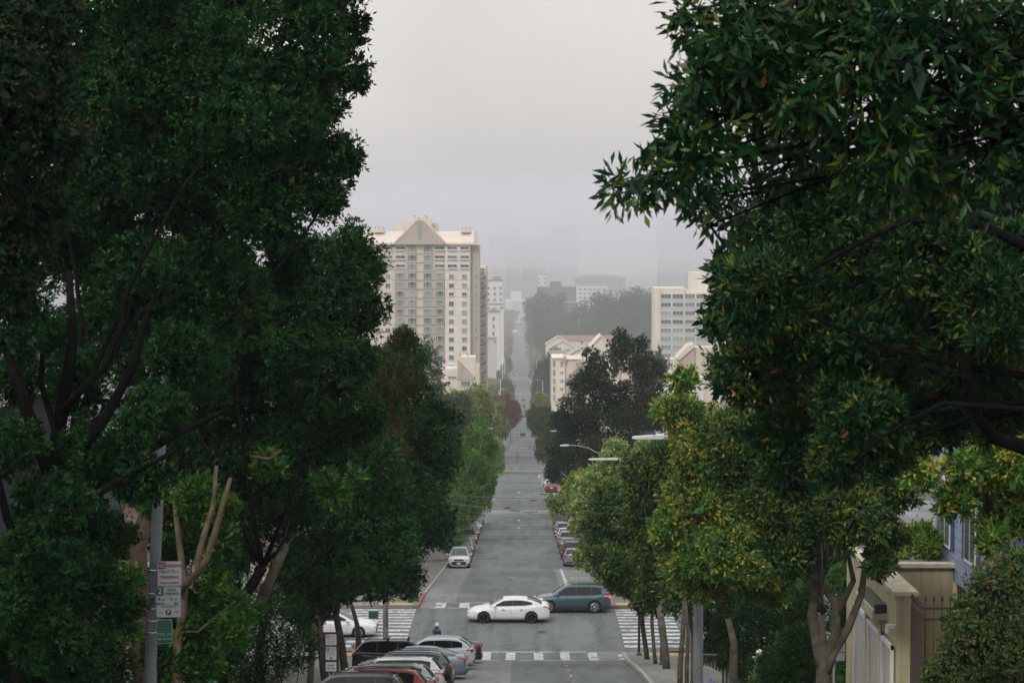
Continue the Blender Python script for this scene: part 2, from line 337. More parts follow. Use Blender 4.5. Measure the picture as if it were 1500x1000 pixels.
for d in (258.5, 260.6, 275.5, 404, 421, 550, 567, 695, 698, 713, 717):
    sheet('line', -5.6, 5.6, d, d + (.6 if d < 500 else 1.0), PAINT, .014, lane4)
for d, xa in ((382, -3.9), (436, -3.9), (372, 3.7), (585, -3.9), (665, 3.7), (232, 0), (300, 0), (245, 0)):
    sheet('line', xa, xa + .3, d, d + (14 if xa else 3), PAINT, .014, lane4)
for x in np.linspace(-5, 4.2, 7): sheet('stripe', float(x), float(x) + .7, 699, 712 - 9, PAINT, .013, lane4)
lane5 = empty('road_marking', (0, 0, 0), 0, 'yellow crosswalk bars at the distant crossings', None, None, 'structure')
for dd in (1004, 1160):
    for x in np.linspace(-5, 4.6, 8): sheet('stripe', float(x), float(x) + .7, dd - 8, dd, PAINTY, .013, lane5); sheet('stripe', float(x), float(x) + .7, dd + 12, dd + 20, PAINTY, .013, lane5)
TACT = mat('tactile_yellow', (.38, .27, .11), .8, var=.2, scale=4)
for lb, x0, x1, a_, b_ in (('yellow tactile pad at the corner by the green cabinet', -8.6, -6.4, 127, 128.4), ('yellow tactile pad at the corner behind the grey SUV', 6.4, 8.6, 127, 128.4), ('yellow tactile pad on the near corner by the tree trunks', 7.2, 10.0, 109.6, 111), ('yellow tactile pad on the near corner behind the white sedan', -10.2, -8.2, 109.6, 111)):
    o = sheet('tactile_paving', x0, x1, a_, b_, TACT, .142); tag(o, lb, None, None, 'structure')

# lettering
_fc = {}
def text_mesh(s, size, depth=0.0, align='CENTER', bold=0.0):
    k = (s, size, depth, align, bold)
    if k in _fc: return _fc[k]
    c = bpy.data.curves.new('lettering', 'FONT'); c.body = s; c.size = size; c.align_x = align; c.align_y = 'CENTER'; c.extrude = depth; c.offset = bold; c.resolution_u = 3
    o = bpy.data.objects.new('lettering', c); col.objects.link(o); dg = bpy.context.evaluated_depsgraph_get()
    me = bpy.data.meshes.new_from_object(o.evaluated_get(dg)); bpy.data.objects.remove(o); _fc[k] = me; return me
for s_, dd in (('STOP', 156.5), ('BUS', 147.5)):
    me = text_mesh(s_, 1.0).copy()
    for v in me.vertices:
        x, y = v.co.x, v.co.y; X = 4.95 + x * .62; D = dd + y * 4.2; v.co = (X, D, zs(D) + .014)
    me.materials.clear(); me.materials.append(PAINT)
    o = link('road_lettering', me); tag(o, f'worn white word {s_} painted in the bus stop lane', None, None, 'structure')

# ------------------------------------------------------------------ foliage
def leaf_mesh(name, lobes, n_leaf, llen, lwid, mat_, seed, rosette=7, sub=14, subr=(.28, .46), droop=0.0, fillf=.10, thick=.16, spread=.9, colspread=.22, nested=True, fleck=.006):
    """lobes: list of (x,y,z,rx,ry,rz). Leaf rosettes on many smaller clumps round each lobe."""
    g = np.random.default_rng(seed)
    S = []
    for (x, y, z, rx, ry, rz) in lobes:
        if not nested: S.append((x, y, z, rx, ry, rz)); continue
        S.append((x, y, z, rx * .72, ry * .72, rz * .72))
        for _ in range(sub):
            v = g.normal(size=3); v /= np.linalg.norm(v); k = g.uniform(.5, .82); q = g.uniform(*subr)
            S.append((x + v[0] * rx * k, y + v[1] * ry * k, z + v[2] * rz * k, rx * q, ry * q, rz * q))
    S = np.array(S); area = (S[:, 3] * S[:, 5] + S[:, 3] * S[:, 4]); p = area / area.sum()
    nc = max(10, n_leaf // rosette)
    def clusters(n, rlo, rsd):
        idx = g.choice(len(S), size=n, p=p); v = g.normal(size=(n, 3)); v /= np.linalg.norm(v, axis=1)[:, None]
        bump = 1 + .10 * np.sin(v[:, 0] * 9 + idx) + .10 * np.sin(v[:, 2] * 11 + idx * 2) + .08 * np.sin(v[:, 1] * 13 + idx * 3)
        r = (rlo - np.abs(g.normal(0, rsd, n))) * bump
        return S[idx, :3] + v * S[idx, 3:] * r[:, None], v, idx
    # oversample then drop clusters buried deep in other lobes
    c, v, idx = clusters(int(nc * 2.2), 1.0, thick)
    depth = np.full(len(c), 9.0)
    for s in S:
        q = (((c - s[:3]) / s[3:]) ** 2).sum(1); depth = np.minimum(depth, q)
    buried = depth < .55
    keep = ~buried | (g.random(len(c)) < .12)
    c, v, idx = c[keep][:nc], v[keep][:nc], idx[keep][:nc]
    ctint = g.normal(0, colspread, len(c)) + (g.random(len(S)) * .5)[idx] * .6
    k = rosette
    C = np.repeat(c, k, 0); V = np.repeat(v, k, 0); T = np.repeat(ctint, k)
    n = len(C)
    rd = g.normal(size=(n, 3)); rd /= np.linalg.norm(rd, axis=1)[:, None]
    D = V * .55 + rd * spread; D[:, 2] += .25 - droop * 1.5; D /= np.linalg.norm(D, axis=1)[:, None]
    L = llen * g.uniform(.6, 1.25, n); W = lwid * g.uniform(.7, 1.2, n)
    B = C + D * (L * g.uniform(0, .6, n))[:, None] + g.normal(0, llen * .25, (n, 3))
    # interior fill
    nf = int(n * fillf)
    if nf:
        c2, v2, _ = clusters(nf, .8, .3); D2 = g.normal(size=(nf, 3)); D2 /= np.linalg.norm(D2, axis=1)[:, None]
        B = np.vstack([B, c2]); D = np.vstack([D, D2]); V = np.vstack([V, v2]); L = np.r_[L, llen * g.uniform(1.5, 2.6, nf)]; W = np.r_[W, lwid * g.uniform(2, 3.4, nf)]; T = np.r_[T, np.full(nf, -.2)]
        n += nf
    U = np.cross(D, V + g.normal(0, .7, (n, 3))); U /= (np.linalg.norm(U, axis=1)[:, None] + 1e-9)
    N = np.cross(U, D)
    Mi = B + D * (L * .55)[:, None] + N * (L * g.uniform(-.06, .12, n))[:, None]
    v0 = B; v1 = Mi + U * (W * .5)[:, None]; v2_ = B + D * L[:, None]; v3 = Mi - U * (W * .5)[:, None]
    verts = np.stack([v0, v1, v2_, v3], 1).reshape(-1, 3)
    me = bpy.data.meshes.new(name); me.vertices.add(4 * n); me.vertices.foreach_set('co', verts.astype(np.float32).ravel())
    me.loops.add(4 * n); me.loops.foreach_set('vertex_index', np.arange(4 * n, dtype=np.int32))
    me.polygons.add(n); me.polygons.foreach_set('loop_start', np.arange(0, 4 * n, 4, dtype=np.int32)); me.polygons.foreach_set('loop_total', np.full(n, 4, dtype=np.int32))
    me.update(calc_edges=True)
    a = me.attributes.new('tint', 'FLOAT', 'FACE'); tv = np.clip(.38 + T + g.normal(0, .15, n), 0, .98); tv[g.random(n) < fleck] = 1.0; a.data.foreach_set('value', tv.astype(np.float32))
    me.materials.append(mat_); return me

def PL(lst, d, dspread=1.0, rs=None, flat=1.0):
    """lobes given as where they stand in the picture plus their distance -> world ellipsoids"""
    out = []; rs = rs or rng
    for (px, py, r) in lst:
        dd = d + rs.uniform(-1, 1) * dspread; p = P(px, py, dd); q = r * dd / F
        out.append((p.x, p.y, p.z, q, q * flat, q))
    return out
def bend(a, b, k=5, sag=0.0, rs=None, amp=.06):
    rs = rs or rng; a, b = Vector(a), Vector(b); L = (b - a).length
    o1 = Vector((rs.uniform(-1, 1), rs.uniform(-1, 1), rs.uniform(-.4, .4))) * L * amp
    pts = []
    for i in range(k + 1):
        t = i / k; p = a.lerp(b, t) + o1 * math.sin(math.pi * t); p.z += sag * math.sin(math.pi * t); pts.append(p)
    return pts
def limb(mb, pts, r0, r1, n=8, rs=None, wob=.05):
    k = len(pts); mb.tube(pts, [r0 + (r1 - r0) * i / (k - 1) for i in range(k)], n, 0, True, wob, rs)

def tree(name, label, lobes, leafm, bark, base, r0, n_leaf, llen, lwid, seed, cat='tree', group=None, fork=None, trunk_paths=None, branches=True, twigs=0, limb_every=2, **kw):
    base = Vector(base); root = empty(name, base, 0, label, cat, group)
    loc = [(x - base.x, y - base.y, z - base.z, a, b, c) for (x, y, z, a, b, c) in lobes]
    rs = random.Random(seed); mb = MB()
    cen = Vector((sum(l[0] for l in loc), sum(l[1] for l in loc), sum(l[2] for l in loc))) / len(loc)
    if trunk_paths:
        for pts, ra, rb in trunk_paths: limb(mb, [Vector(p) - base for p in pts], ra, rb, 9, rs)
        fk = Vector(trunk_paths[0][0][-1]) - base; fr = trunk_paths[0][2]
    else:
        zl_ = min(l[2] - l[5] * .3 for l in loc); fk = Vector(fork) - base if fork else Vector((cen.x * .35, cen.y * .35, max(.8, zl_ * .95 if zl_ > 1 else cen.z * .4)))
        limb(mb, [Vector((0, 0, -.35))] + bend((0, 0, 0), fk, 5, 0, rs, .07), r0, r0 * .42, 10, rs); fr = r0 * .75
    if branches:
        for li_, l in enumerate(loc):
            if li_ % limb_every: continue
            q = bend(fk, (l[0], l[1], l[2]), 5, -.05, rs, .12); limb(mb, q, fr * rs.uniform(.22, .38), fr * .07, 6, rs)
            for _ in range(twigs):
                t = rs.uniform(.35, .95); a = q[int(t * 4)]; v = Vector((rs.gauss(0, 1), rs.gauss(0, 1), rs.gauss(.1, .7))).normalized() * l[3] * rs.uniform(.5, 1.0)
                limb(mb, bend(a, a + v, 3, 0, rs, .2), fr * .08, fr * .02, 4, rs)
    mb.build('trunk', bark, root)
    cr = link('crown', leaf_mesh('crown', loc, n_leaf, llen, lwid, leafm, seed, **kw), root); cr['kind'] = 'stuff'
    return root
# ------------------------------------------------------------------ near trees, lower (east) and upper (west) kerbs
# dark evergreens along the kerb with the parked cars
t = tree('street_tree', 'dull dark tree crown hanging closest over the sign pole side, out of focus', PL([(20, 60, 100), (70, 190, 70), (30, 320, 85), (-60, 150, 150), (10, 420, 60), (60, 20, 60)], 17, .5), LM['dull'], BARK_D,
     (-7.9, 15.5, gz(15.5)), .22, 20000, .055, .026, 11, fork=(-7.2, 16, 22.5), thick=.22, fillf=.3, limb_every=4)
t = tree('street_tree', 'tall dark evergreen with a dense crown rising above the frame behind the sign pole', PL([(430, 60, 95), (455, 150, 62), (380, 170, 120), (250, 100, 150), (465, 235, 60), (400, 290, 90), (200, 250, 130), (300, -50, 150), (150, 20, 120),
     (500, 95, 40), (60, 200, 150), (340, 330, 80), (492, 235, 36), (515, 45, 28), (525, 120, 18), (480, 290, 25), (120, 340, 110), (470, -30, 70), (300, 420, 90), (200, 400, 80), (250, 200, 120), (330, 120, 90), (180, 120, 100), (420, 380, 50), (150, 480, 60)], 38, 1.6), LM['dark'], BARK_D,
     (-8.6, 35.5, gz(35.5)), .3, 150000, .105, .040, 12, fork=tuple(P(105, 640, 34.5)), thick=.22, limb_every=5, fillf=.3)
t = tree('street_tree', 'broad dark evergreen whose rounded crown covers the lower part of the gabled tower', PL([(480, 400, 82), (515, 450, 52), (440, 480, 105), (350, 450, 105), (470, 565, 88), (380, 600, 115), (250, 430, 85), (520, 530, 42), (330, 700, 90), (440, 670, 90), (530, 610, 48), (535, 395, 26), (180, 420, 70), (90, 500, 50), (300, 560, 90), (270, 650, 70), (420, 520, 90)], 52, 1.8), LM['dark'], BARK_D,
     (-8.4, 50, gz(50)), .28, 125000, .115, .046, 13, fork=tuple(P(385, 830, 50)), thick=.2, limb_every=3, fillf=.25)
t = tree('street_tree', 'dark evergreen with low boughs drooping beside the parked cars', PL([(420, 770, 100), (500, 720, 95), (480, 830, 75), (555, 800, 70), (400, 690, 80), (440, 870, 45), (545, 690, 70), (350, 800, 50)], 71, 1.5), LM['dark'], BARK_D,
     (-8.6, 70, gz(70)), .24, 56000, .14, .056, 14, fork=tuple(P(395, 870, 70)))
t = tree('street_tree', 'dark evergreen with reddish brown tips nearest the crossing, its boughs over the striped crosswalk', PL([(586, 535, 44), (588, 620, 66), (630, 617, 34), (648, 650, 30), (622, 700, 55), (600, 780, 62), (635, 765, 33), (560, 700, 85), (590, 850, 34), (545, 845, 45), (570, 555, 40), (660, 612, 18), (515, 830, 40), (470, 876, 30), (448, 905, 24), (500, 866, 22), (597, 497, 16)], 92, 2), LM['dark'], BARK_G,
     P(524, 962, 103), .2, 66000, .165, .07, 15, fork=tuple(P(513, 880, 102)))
t = tree('street_tree', 'brown tinged evergreen squeezed between the two dark street trees', PL([(575, 560, 38), (560, 620, 40), (590, 500, 22), (575, 660, 30), (545, 560, 35)], 84, 1), LM['brown'], BARK_G, (-8.4, 84, gz(84)), .16, 26000, .10, .045, 16, branches=True)
# multi-stemmed grey trunks by the parking sign board
for i, (pts, lb) in enumerate((([(478, 992), (470, 945), (466, 905), (478, 870)], 'dark trunk with ridged bark behind the framed parking board'), ([(507, 985), (500, 940), (492, 900), (500, 860)], 'slim dark trunk between the parking board and the white sedan'))):
    pp = [tuple(P(x, y, 88 + i * 4)) for x, y in pts]; pp[0] = (pp[0][0], pp[0][1], gz(pp[0][1]) - .2)
    r_ = PL([(pts[-1][0], 850 - i * 12, 42), (pts[-1][0] - 30, 830, 45)], 88 + i * 4, .5)
    tree('street_tree', lb, r_, LM['dark'], BARK_G, pp[0], .18, 16000, .11, .05, 31 + i, trunk_paths=[(pp, .2, .12)])
# limbs fan of the dark trunk by the camera-side kerb
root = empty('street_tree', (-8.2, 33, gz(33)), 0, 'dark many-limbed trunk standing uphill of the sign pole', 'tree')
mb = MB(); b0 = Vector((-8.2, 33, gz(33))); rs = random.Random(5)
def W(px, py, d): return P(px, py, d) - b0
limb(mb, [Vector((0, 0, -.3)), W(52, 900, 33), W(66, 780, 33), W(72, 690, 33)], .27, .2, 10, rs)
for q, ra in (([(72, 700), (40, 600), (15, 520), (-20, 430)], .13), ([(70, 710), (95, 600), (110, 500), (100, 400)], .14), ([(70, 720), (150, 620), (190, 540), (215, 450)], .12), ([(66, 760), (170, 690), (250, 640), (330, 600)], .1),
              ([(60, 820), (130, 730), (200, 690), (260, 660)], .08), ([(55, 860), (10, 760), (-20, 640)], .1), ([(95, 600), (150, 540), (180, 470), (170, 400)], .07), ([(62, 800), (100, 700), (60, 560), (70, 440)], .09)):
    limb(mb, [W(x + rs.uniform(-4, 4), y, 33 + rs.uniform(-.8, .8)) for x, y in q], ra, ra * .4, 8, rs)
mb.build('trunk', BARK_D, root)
lob = PL([(40, 470, 70), (110, 560, 60), (200, 700, 55), (130, 660, 60), (10, 650, 60), (60, 900, 90), (110, 960, 70), (230, 600, 60), (0, 840, 70), (160, 780, 50), (270, 520, 60), (20, 560, 50), (140, 850, 60), (60, 740, 60), (180, 900, 40), (130, 780, 60), (0, 960, 80), (190, 640, 50)], 34, 1.4)
lob += PL([(60, 800, 60), (25, 880, 60), (100, 730, 45), (70, 940, 60), (30, 650, 40)], 31.3, .5)
lob = [(a - b0.x, b - b0.y, c - b0.z, d, e_, f) for a, b, c, d, e_, f in lob]
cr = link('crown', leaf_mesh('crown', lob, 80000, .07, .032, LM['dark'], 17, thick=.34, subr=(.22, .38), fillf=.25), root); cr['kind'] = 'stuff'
# pale tan forked limb tree and the fresh green sapling by the sign pole
b0 = Vector((P(218, 1000, 44.5).x, 44.5, gz(44.5)))
root = empty('street_tree', b0, 0, 'straight reddish brown trunk close behind the sign pole', 'tree'); mb = MB()
limb(mb, [Vector((0, 0, -.3)), W(205, 900, 44.5), W(203, 800, 44.5), W(228, 690, 44.5), W(235, 560, 44.5)], .24, .13, 10, rs, .09); mb.build('trunk', BARK_R, root)
cr = link('crown', leaf_mesh('crown', [(a - b0.x, b - b0.y, c - b0.z, d, e_, f) for a, b, c, d, e_, f in PL([(230, 560, 70), (190, 520, 60), (290, 540, 60)], 44.5, 1)], 14000, .08, .034, LM['dark'], 18), root); cr['kind'] = 'stuff'
b0 = Vector((P(262, 1000, 41).x, 41, gz(41)))
root = empty('street_tree', b0, 0, 'young tree with fresh green leaves and a pruned tan forked limb beside the parking signs', 'tree'); mb = MB()
limb(mb, [Vector((0, 0, -.3)), W(258, 960, 41), W(268, 900, 41), W(270, 850, 41), W(262, 790, 41), W(255, 720, 41)], .12, .05, 9, rs, .06)
limb(mb, [W(262, 868, 41), W(272, 856, 40.4), W(290, 838, 40), W(288, 822, 40), W(300, 780, 40), W(312, 740, 40), W(317, 682, 40)], .095, .035, 9, rs, .16)
limb(mb, [W(290, 840, 40), W(302, 820, 40), W(318, 770, 40), W(330, 725, 40), W(338, 700, 40)], .08, .04, 9, rs, .16)
limb(mb, [W(262, 925, 41), W(290, 925, 40.6), W(320, 900, 40.4), W(345, 880, 40)], .035, .012, 6, rs)
limb(mb, [W(370, 668, 39), W(395, 672, 39), W(412, 658, 39)], .03, .02, 6, rs); mb.build('trunk', BARK_T, root)
lob = PL([(290, 730, 36), (325, 790, 26), (255, 760, 30), (310, 850, 22), (340, 890, 26), (300, 920, 34), (250, 960, 40), (335, 930, 24), (290, 970, 34), (365, 895, 14), (330, 745, 20), (220, 730, 24), (190, 850, 18), (392, 680, 20), (480, 715, 22), (500, 722, 14), (520, 695, 8), (180, 920, 24)], 41, .8)
cr = link('crown', leaf_mesh('crown', [(a - b0.x, b - b0.y, c - b0.z, d, e_, f) for a, b, c, d, e_, f in lob], 17000, .16, .062, LM['fresh'], 19, rosette=6, thick=.35, subr=(.2, .35), spread=.8, fillf=.02), root); cr['kind'] = 'stuff'
# grey leaning trunk
tree('street_tree', 'grey leaning trunk rising from the hedge into the dark crowns', PL([(420, 760, 50), (400, 700, 60), (450, 720, 50)], 55, 1), LM['dark'], BARK_G, (P(335, 1000, 52).x, 52, gz(52)), .2, 12000, .085, .036, 20,
     trunk_paths=[([(P(335, 1000, 52).x, 52, gz(52) - .3), tuple(P(330, 985, 52)), tuple(P(345, 930, 52)), tuple(P(380, 885, 52)), tuple(P(395, 850, 52)), tuple(P(418, 800, 53))], .22, .11)])

# overhanging trees on the opposite side
def bigleaf_tree():
    base = Vector((5.6, 13.5, gz(13.5)))
    lobes = PL([(1080, 60, 100), (1010, 235, 58), (935, 262, 34), (1060, 170, 80), (1150, 110, 105), (1250, 110, 130), (1090, 285, 52), (1020, 290, 30), (1350, 90, 150), (1460, 200, 140), (1200, -40, 150), (1480, 20, 160), (1005, 30, 32), (1160, 230, 75), (905, 275, 20), (1000, 130, 26), (1040, 330, 18), (1300, 240, 80)], 14.6, .9)
    root = empty('overhanging_tree', base, 0, 'closest tree with long drooping leaves hanging over the street', 'tree')
    loc = [(x - base.x, y - base.y, z - base.z, a, b, c) for (x, y, z, a, b, c) in lobes]; mb = MB(); rs = random.Random(8)
    fk = Vector((-.5, .5, 6.6)); limb(mb, [Vector((0, 0, -.4)), Vector((.15, 0, 2)), Vector((.05, .1, 4.5)), fk], .26, .12, 10, rs)
    ends = []
    for l in loc:
        q = bend(fk, l[:3], 6, .15, rs, .1); limb(mb, q, .032, .006, 7, rs)
        for _ in range(7):
            v = Vector((rs.gauss(0, 1), rs.gauss(0, 1), rs.gauss(-.2, .6))).normalized() * l[3] * rs.uniform(.5, 1.05); a = Vector(l[:3]); limb(mb, bend(a, a + v, 3, 0, rs, .2), .011, .003, 4, rs); ends.append(a + v)
    mb.build('trunk', BARK_D, root)
    cr = link('crown', leaf_mesh('crown', loc, 22000, .125, .036, LM['bigleaf'], 21, rosette=7, thick=.38, subr=(.2, .34), droop=.32, spread=.75, fillf=.02, sub=12), root); cr['kind'] = 'stuff'
    # the leaves that show largest, each its own piece (shared mesh)
    protos = []
    for k in range(4):
        m = MB(); L, w_ = .11 + .012 * k, .032 + .003 * k; c = .012 + .006 * k
        m.add([(0, 0, 0), (-w_ * .42, L * .3, .004), (0, L * .3, -.002), (w_ * .42, L * .3, .004), (-w_ * .45, L * .62, .004 - c), (0, L * .64, -.003 - c), (w_ * .45, L * .62, .004 - c), (0, L, -2.4 * c)],
              [(0, 2, 1), (0, 3, 2), (1, 2, 5, 4), (2, 3, 6, 5), (4, 5, 7), (5, 6, 7)], 0, True)
        me = m.mesh('leaf', LM['bigleaf']); a = me.attributes.new('tint', 'FLOAT', 'FACE'); a.data.foreach_set('value', np.full(6, (.15, .5, .75, .93)[k], dtype=np.float32)); protos.append(me)
    for i in range(260):
        a = ends[rs.randrange(len(ends))] + Vector((rs.gauss(0, .05), rs.gauss(-.05, .06), rs.gauss(0, .05)))
        o = link('leaf', protos[rs.choice((0, 0, 1, 1, 2, 3))], root); o.location = a
        o.rotation_euler = (R(rs.uniform(-100, -20)), R(rs.uniform(-50, 50)), R(rs.uniform(0, 360)))
bigleaf_tree()
base = Vector((7.6, 26, gz(26)))
t = tree('overhanging_tree', 'large evergreen with whorls of pointed leaves and arching dark limbs behind the closest tree', PL([(1120, 430, 80), (1100, 540, 66), (1180, 470, 95), (1250, 370, 105), (1350, 370, 95), (1450, 450, 85), (1320, 530, 95), (1150, 640, 66), (1255, 610, 80), (1380, 610, 60), (1200, 300, 70), (1330, 260, 90), (1440, 320, 80),
     (1080, 450, 40), (1065, 395, 26), (1220, 680, 40), (1300, 660, 45), (1490, 380, 70), (1120, 350, 60), (1045, 480, 20), (1160, 700, 30), (1440, 560, 50), (1400, 500, 60), (1490, 510, 70), (1450, 610, 50), (1490, 590, 40), (1200, 560, 70), (1350, 470, 70), (1480, 250, 60), (1260, 500, 70)], 27, 1.8), LM['deep'], BARK_D,
     base, .3, 120000, .115, .038, 22, fork=tuple(P(1640, 560, 26)), thick=.28, rosette=8, subr=(.22, .38), twigs=3, sub=16, spread=.85, limb_every=4)
# heavy arching limb seen low on the edge
mb = MB(); b0 = base
limb(mb, [W(1560, 690, 26), W(1500, 655, 26), W(1455, 640, 25.6), W(1432, 610, 25.4), W(1425, 560, 25.2), W(1400, 500, 25)], .11, .05, 9, rs)
limb(mb, [W(1540, 380, 24), W(1440, 330, 24), W(1330, 320, 24), W(1270, 350, 24), W(1180, 400, 24)], .07, .02, 8, rs)
limb(mb, [W(1510, 600, 25), W(1380, 590, 25), W(1290, 640, 25), W(1240, 690, 25)], .04, .012, 7, rs)
mb.build('limb', BARK_D, t)

# row along the opposite kerb
def paths(d, *pls): return [([tuple(P(x, y, d)) for x, y in pl], a, b) for pl, a, b in pls]
t = tree('street_tree', 'thick grey multi-stemmed street tree in front of the yellow garage', PL([(1200, 720, 68), (1120, 700, 70), (1258, 760, 52), (1288, 822, 24), (1150, 790, 50), (1080, 640, 52), (1230, 670, 55), (1310, 715, 40), (1170, 610, 50), (1300, 780, 26)], 46, 1.2), LM['mid'], BARK_G,
     P(1206, 1035, 46), .25, 56000, .145, .05, 23, thick=.3, subr=(.22, .4), rosette=7, twigs=4,
     trunk_paths=paths(46, ([(1207, 1060), (1206, 1010), (1205, 955), (1204, 900)], .25, .07), ([(1205, 985), (1198, 950), (1190, 900), (1196, 860), (1182, 800), (1170, 740)], .14, .08), ([(1206, 985), (1212, 955), (1226, 925), (1222, 880), (1200, 850), (1192, 790)], .14, .07), ([(1207, 990), (1220, 955), (1242, 920), (1262, 870), (1268, 820)], .14, .06), ([(1225, 900), (1250, 850), (1240, 800)], .09, .04)))
tree('street_tree', 'sparse yellowing tree against the blue house', PL([(1440, 690, 50), (1485, 750, 50), (1400, 735, 32), (1490, 660, 50), (1450, 790, 24), (1350, 690, 30), (1410, 690, 26)], 43, 1), LM['yellow'], BARK_D, (11.3, 43, gz(43)), .14, 11000, .16, .06, 24, thick=.4, subr=(.2, .35), twigs=4, fork=tuple(P(1500, 830, 43)))
tree('street_tree', 'leafy street tree flecked yellow and orange, its thin trunk leaning over the garden', PL([(1020, 640, 55), (1060, 715, 80), (1020, 780, 68), (1080, 810, 72), (990, 600, 30), (1120, 850, 45), (1000, 560, 20), (1140, 800, 45), (1040, 850, 38)], 66, 1.5), LM['yellow'], BARK_G,
     (P(1075, 1000, 66).x, 66, gz(66)), .16, 42000, .20, .076, 25, thick=.28, twigs=2, trunk_paths=[([(P(1075, 1000, 66).x, 66, gz(66) - .3), tuple(P(1074, 985, 66)), tuple(P(1075, 940, 66)), tuple(P(1066, 905, 66))], .17, .1)])
tree('street_tree', 'round leafy street tree over three slim trunks beside the grey lamp pole', PL([(960, 745, 52), (985, 820, 55), (940, 700, 32), (1000, 868, 34), (1010, 720, 50), (975, 670, 34), (955, 870, 20)], 86, 1.5), LM['mid'], BARK_G,
     (P(1000, 990, 84).x, 84, gz(84)), .13, 34000, .21, .085, 26, thick=.25,
     trunk_paths=[([(P(x0, 990, dd).x, dd, gz(dd) - .3), tuple(P(x0, 975, dd)), tuple(P(x1, 930, dd)), tuple(P(x2, 880, dd))], r_, r_ * .6) for x0, x1, x2, dd, r_ in ((996, 1000, 1002, 82, .13), (1006, 1008, 1004, 84, .10), (1016, 1015, 1008, 86, .15))])
tree('street_tree', 'green street tree on the near corner with a thick straight trunk', PL([(905, 780, 48), (925, 845, 34), (895, 730, 36), (945, 870, 26), (940, 800, 44), (890, 820, 28), (960, 880, 20)], 103, 1.5), LM['mid'], BARK_G,
     (P(975, 968, 97).x, 97, gz(97)), .19, 32000, .22, .09, 27, thick=.24, trunk_paths=[([(P(977, 990, 97).x, 97, gz(97) - .3), tuple(P(975, 960, 97)), tuple(P(970, 920, 97)), tuple(P(966, 890, 98))], .2, .16)])
for i, (xa, xb, dd, r_, lb) in enumerate(((949, 941, 107, .15, 'slim street tree leaning at the curb corner beside the striped crosswalk'), (961, 955, 102, .11, 'thin straight street tree between two thicker trunks on the corner'))):
    tree('street_tree', lb, PL([(xb - 5, 862 - i * 10, 26), (xb + 8, 880, 16), (xb - 10, 840, 26)], dd, .6), LM['mid'], BARK_G, (P(xa, 960, dd).x, dd, gz(dd)), r_, 7000, .14, .06, 41 + i,
         trunk_paths=[([(P(xa, 970, dd).x, dd, gz(dd) - .2), tuple(P(xa - 3, 950, dd)), tuple(P(xb, 915, dd)), tuple(P(xb, 880, dd))], r_, r_ * .7)])
tree('street_tree', 'pale green feathery tree just past the crossing by the curved lamp arm', PL([(890, 700, 38), (870, 720, 32), (905, 675, 28), (940, 690, 34), (850, 750, 22), (872, 790, 34), (858, 820, 18), (925, 735, 40), (885, 840, 22), (955, 665, 26), (900, 770, 36), (880, 800, 30), (845, 770, 14)], 138, 1.5), LM['light'], BARK_G,
     (P(905, 880, 138).x + .3, 138, gz(138)), .16, 44000, .20, .09, 28, thick=.2)
tree('street_tree', 'small weeping yellow green tree overhanging the parked cars in the second block', PL([(822, 745, 20), (838, 725, 20), (812, 735, 13), (850, 705, 20), (832, 758, 12), (865, 725, 16), (845, 745, 16)], 235, 3), LM['yellow'], BARK_G, (7.2, 232, gz(232)), .14, 14000, .22, .10, 29, droop=.3)
tree('street_tree', 'big dark plum tinted tree with an open domed top before the far houses', PL([(915, 520, 34), (880, 545, 34), (945, 540, 28), (870, 590, 44), (930, 590, 46), (900, 640, 52), (850, 640, 40), (960, 610, 30), (820, 620, 18), (880, 690, 46), (935, 670, 40), (905, 497, 16), (865, 520, 16), (938, 505, 14), (845, 560, 16), (840, 680, 30), (825, 660, 26), (812, 690, 20), (835, 600, 26), (960, 560, 20)], 252, 5), LM['plum'], BARK_D,
     (P(905, 740, 252).x, 252, gz(252)), .5, 62000, .30, .14, 30, thick=.34, subr=(.18, .34), twigs=3, sub=18)

# ------------------------------------------------------------------ trees farther down, from a few prototypes
def proto(name, lobes, n, L, Wd, m, bark, seed, h, tr=.14, **kw):
    mb = MB(); rs = random.Random(seed); limb(mb, [Vector((0, 0, -.3 * h / 8))] + bend((0, 0, 0), (0, 0, h * .55), 4, 0, rs, .04), tr, tr * .5, 7, rs)
    for l in lobes[:5]: limb(mb, bend((0, 0, h * .3), l[:3], 3, 0, rs, .1), tr * .45, tr * .12, 5, rs)
    return mb.mesh('trunk', bark), leaf_mesh('crown', lobes, n, L, Wd, m, seed, sub=10, **kw), h
def roundlobes(h, w, seed, base=.25, n=8):
    rs = random.Random(seed); out = [(0, 0, h * .62, w * .36, w * .36, h * .33)]
    for i in range(n):
        a = i * 2.4 + rs.uniform(-.3, .3); z = rs.uniform(base + .12, .86) * h; k = w * .28 * (1 - .5 * max(0, z / h - .6)); q = w * rs.uniform(.17, .25)
        out.append((math.cos(a) * k, math.sin(a) * k, z, q, q, q * 1.05))
    return out
PR = {}
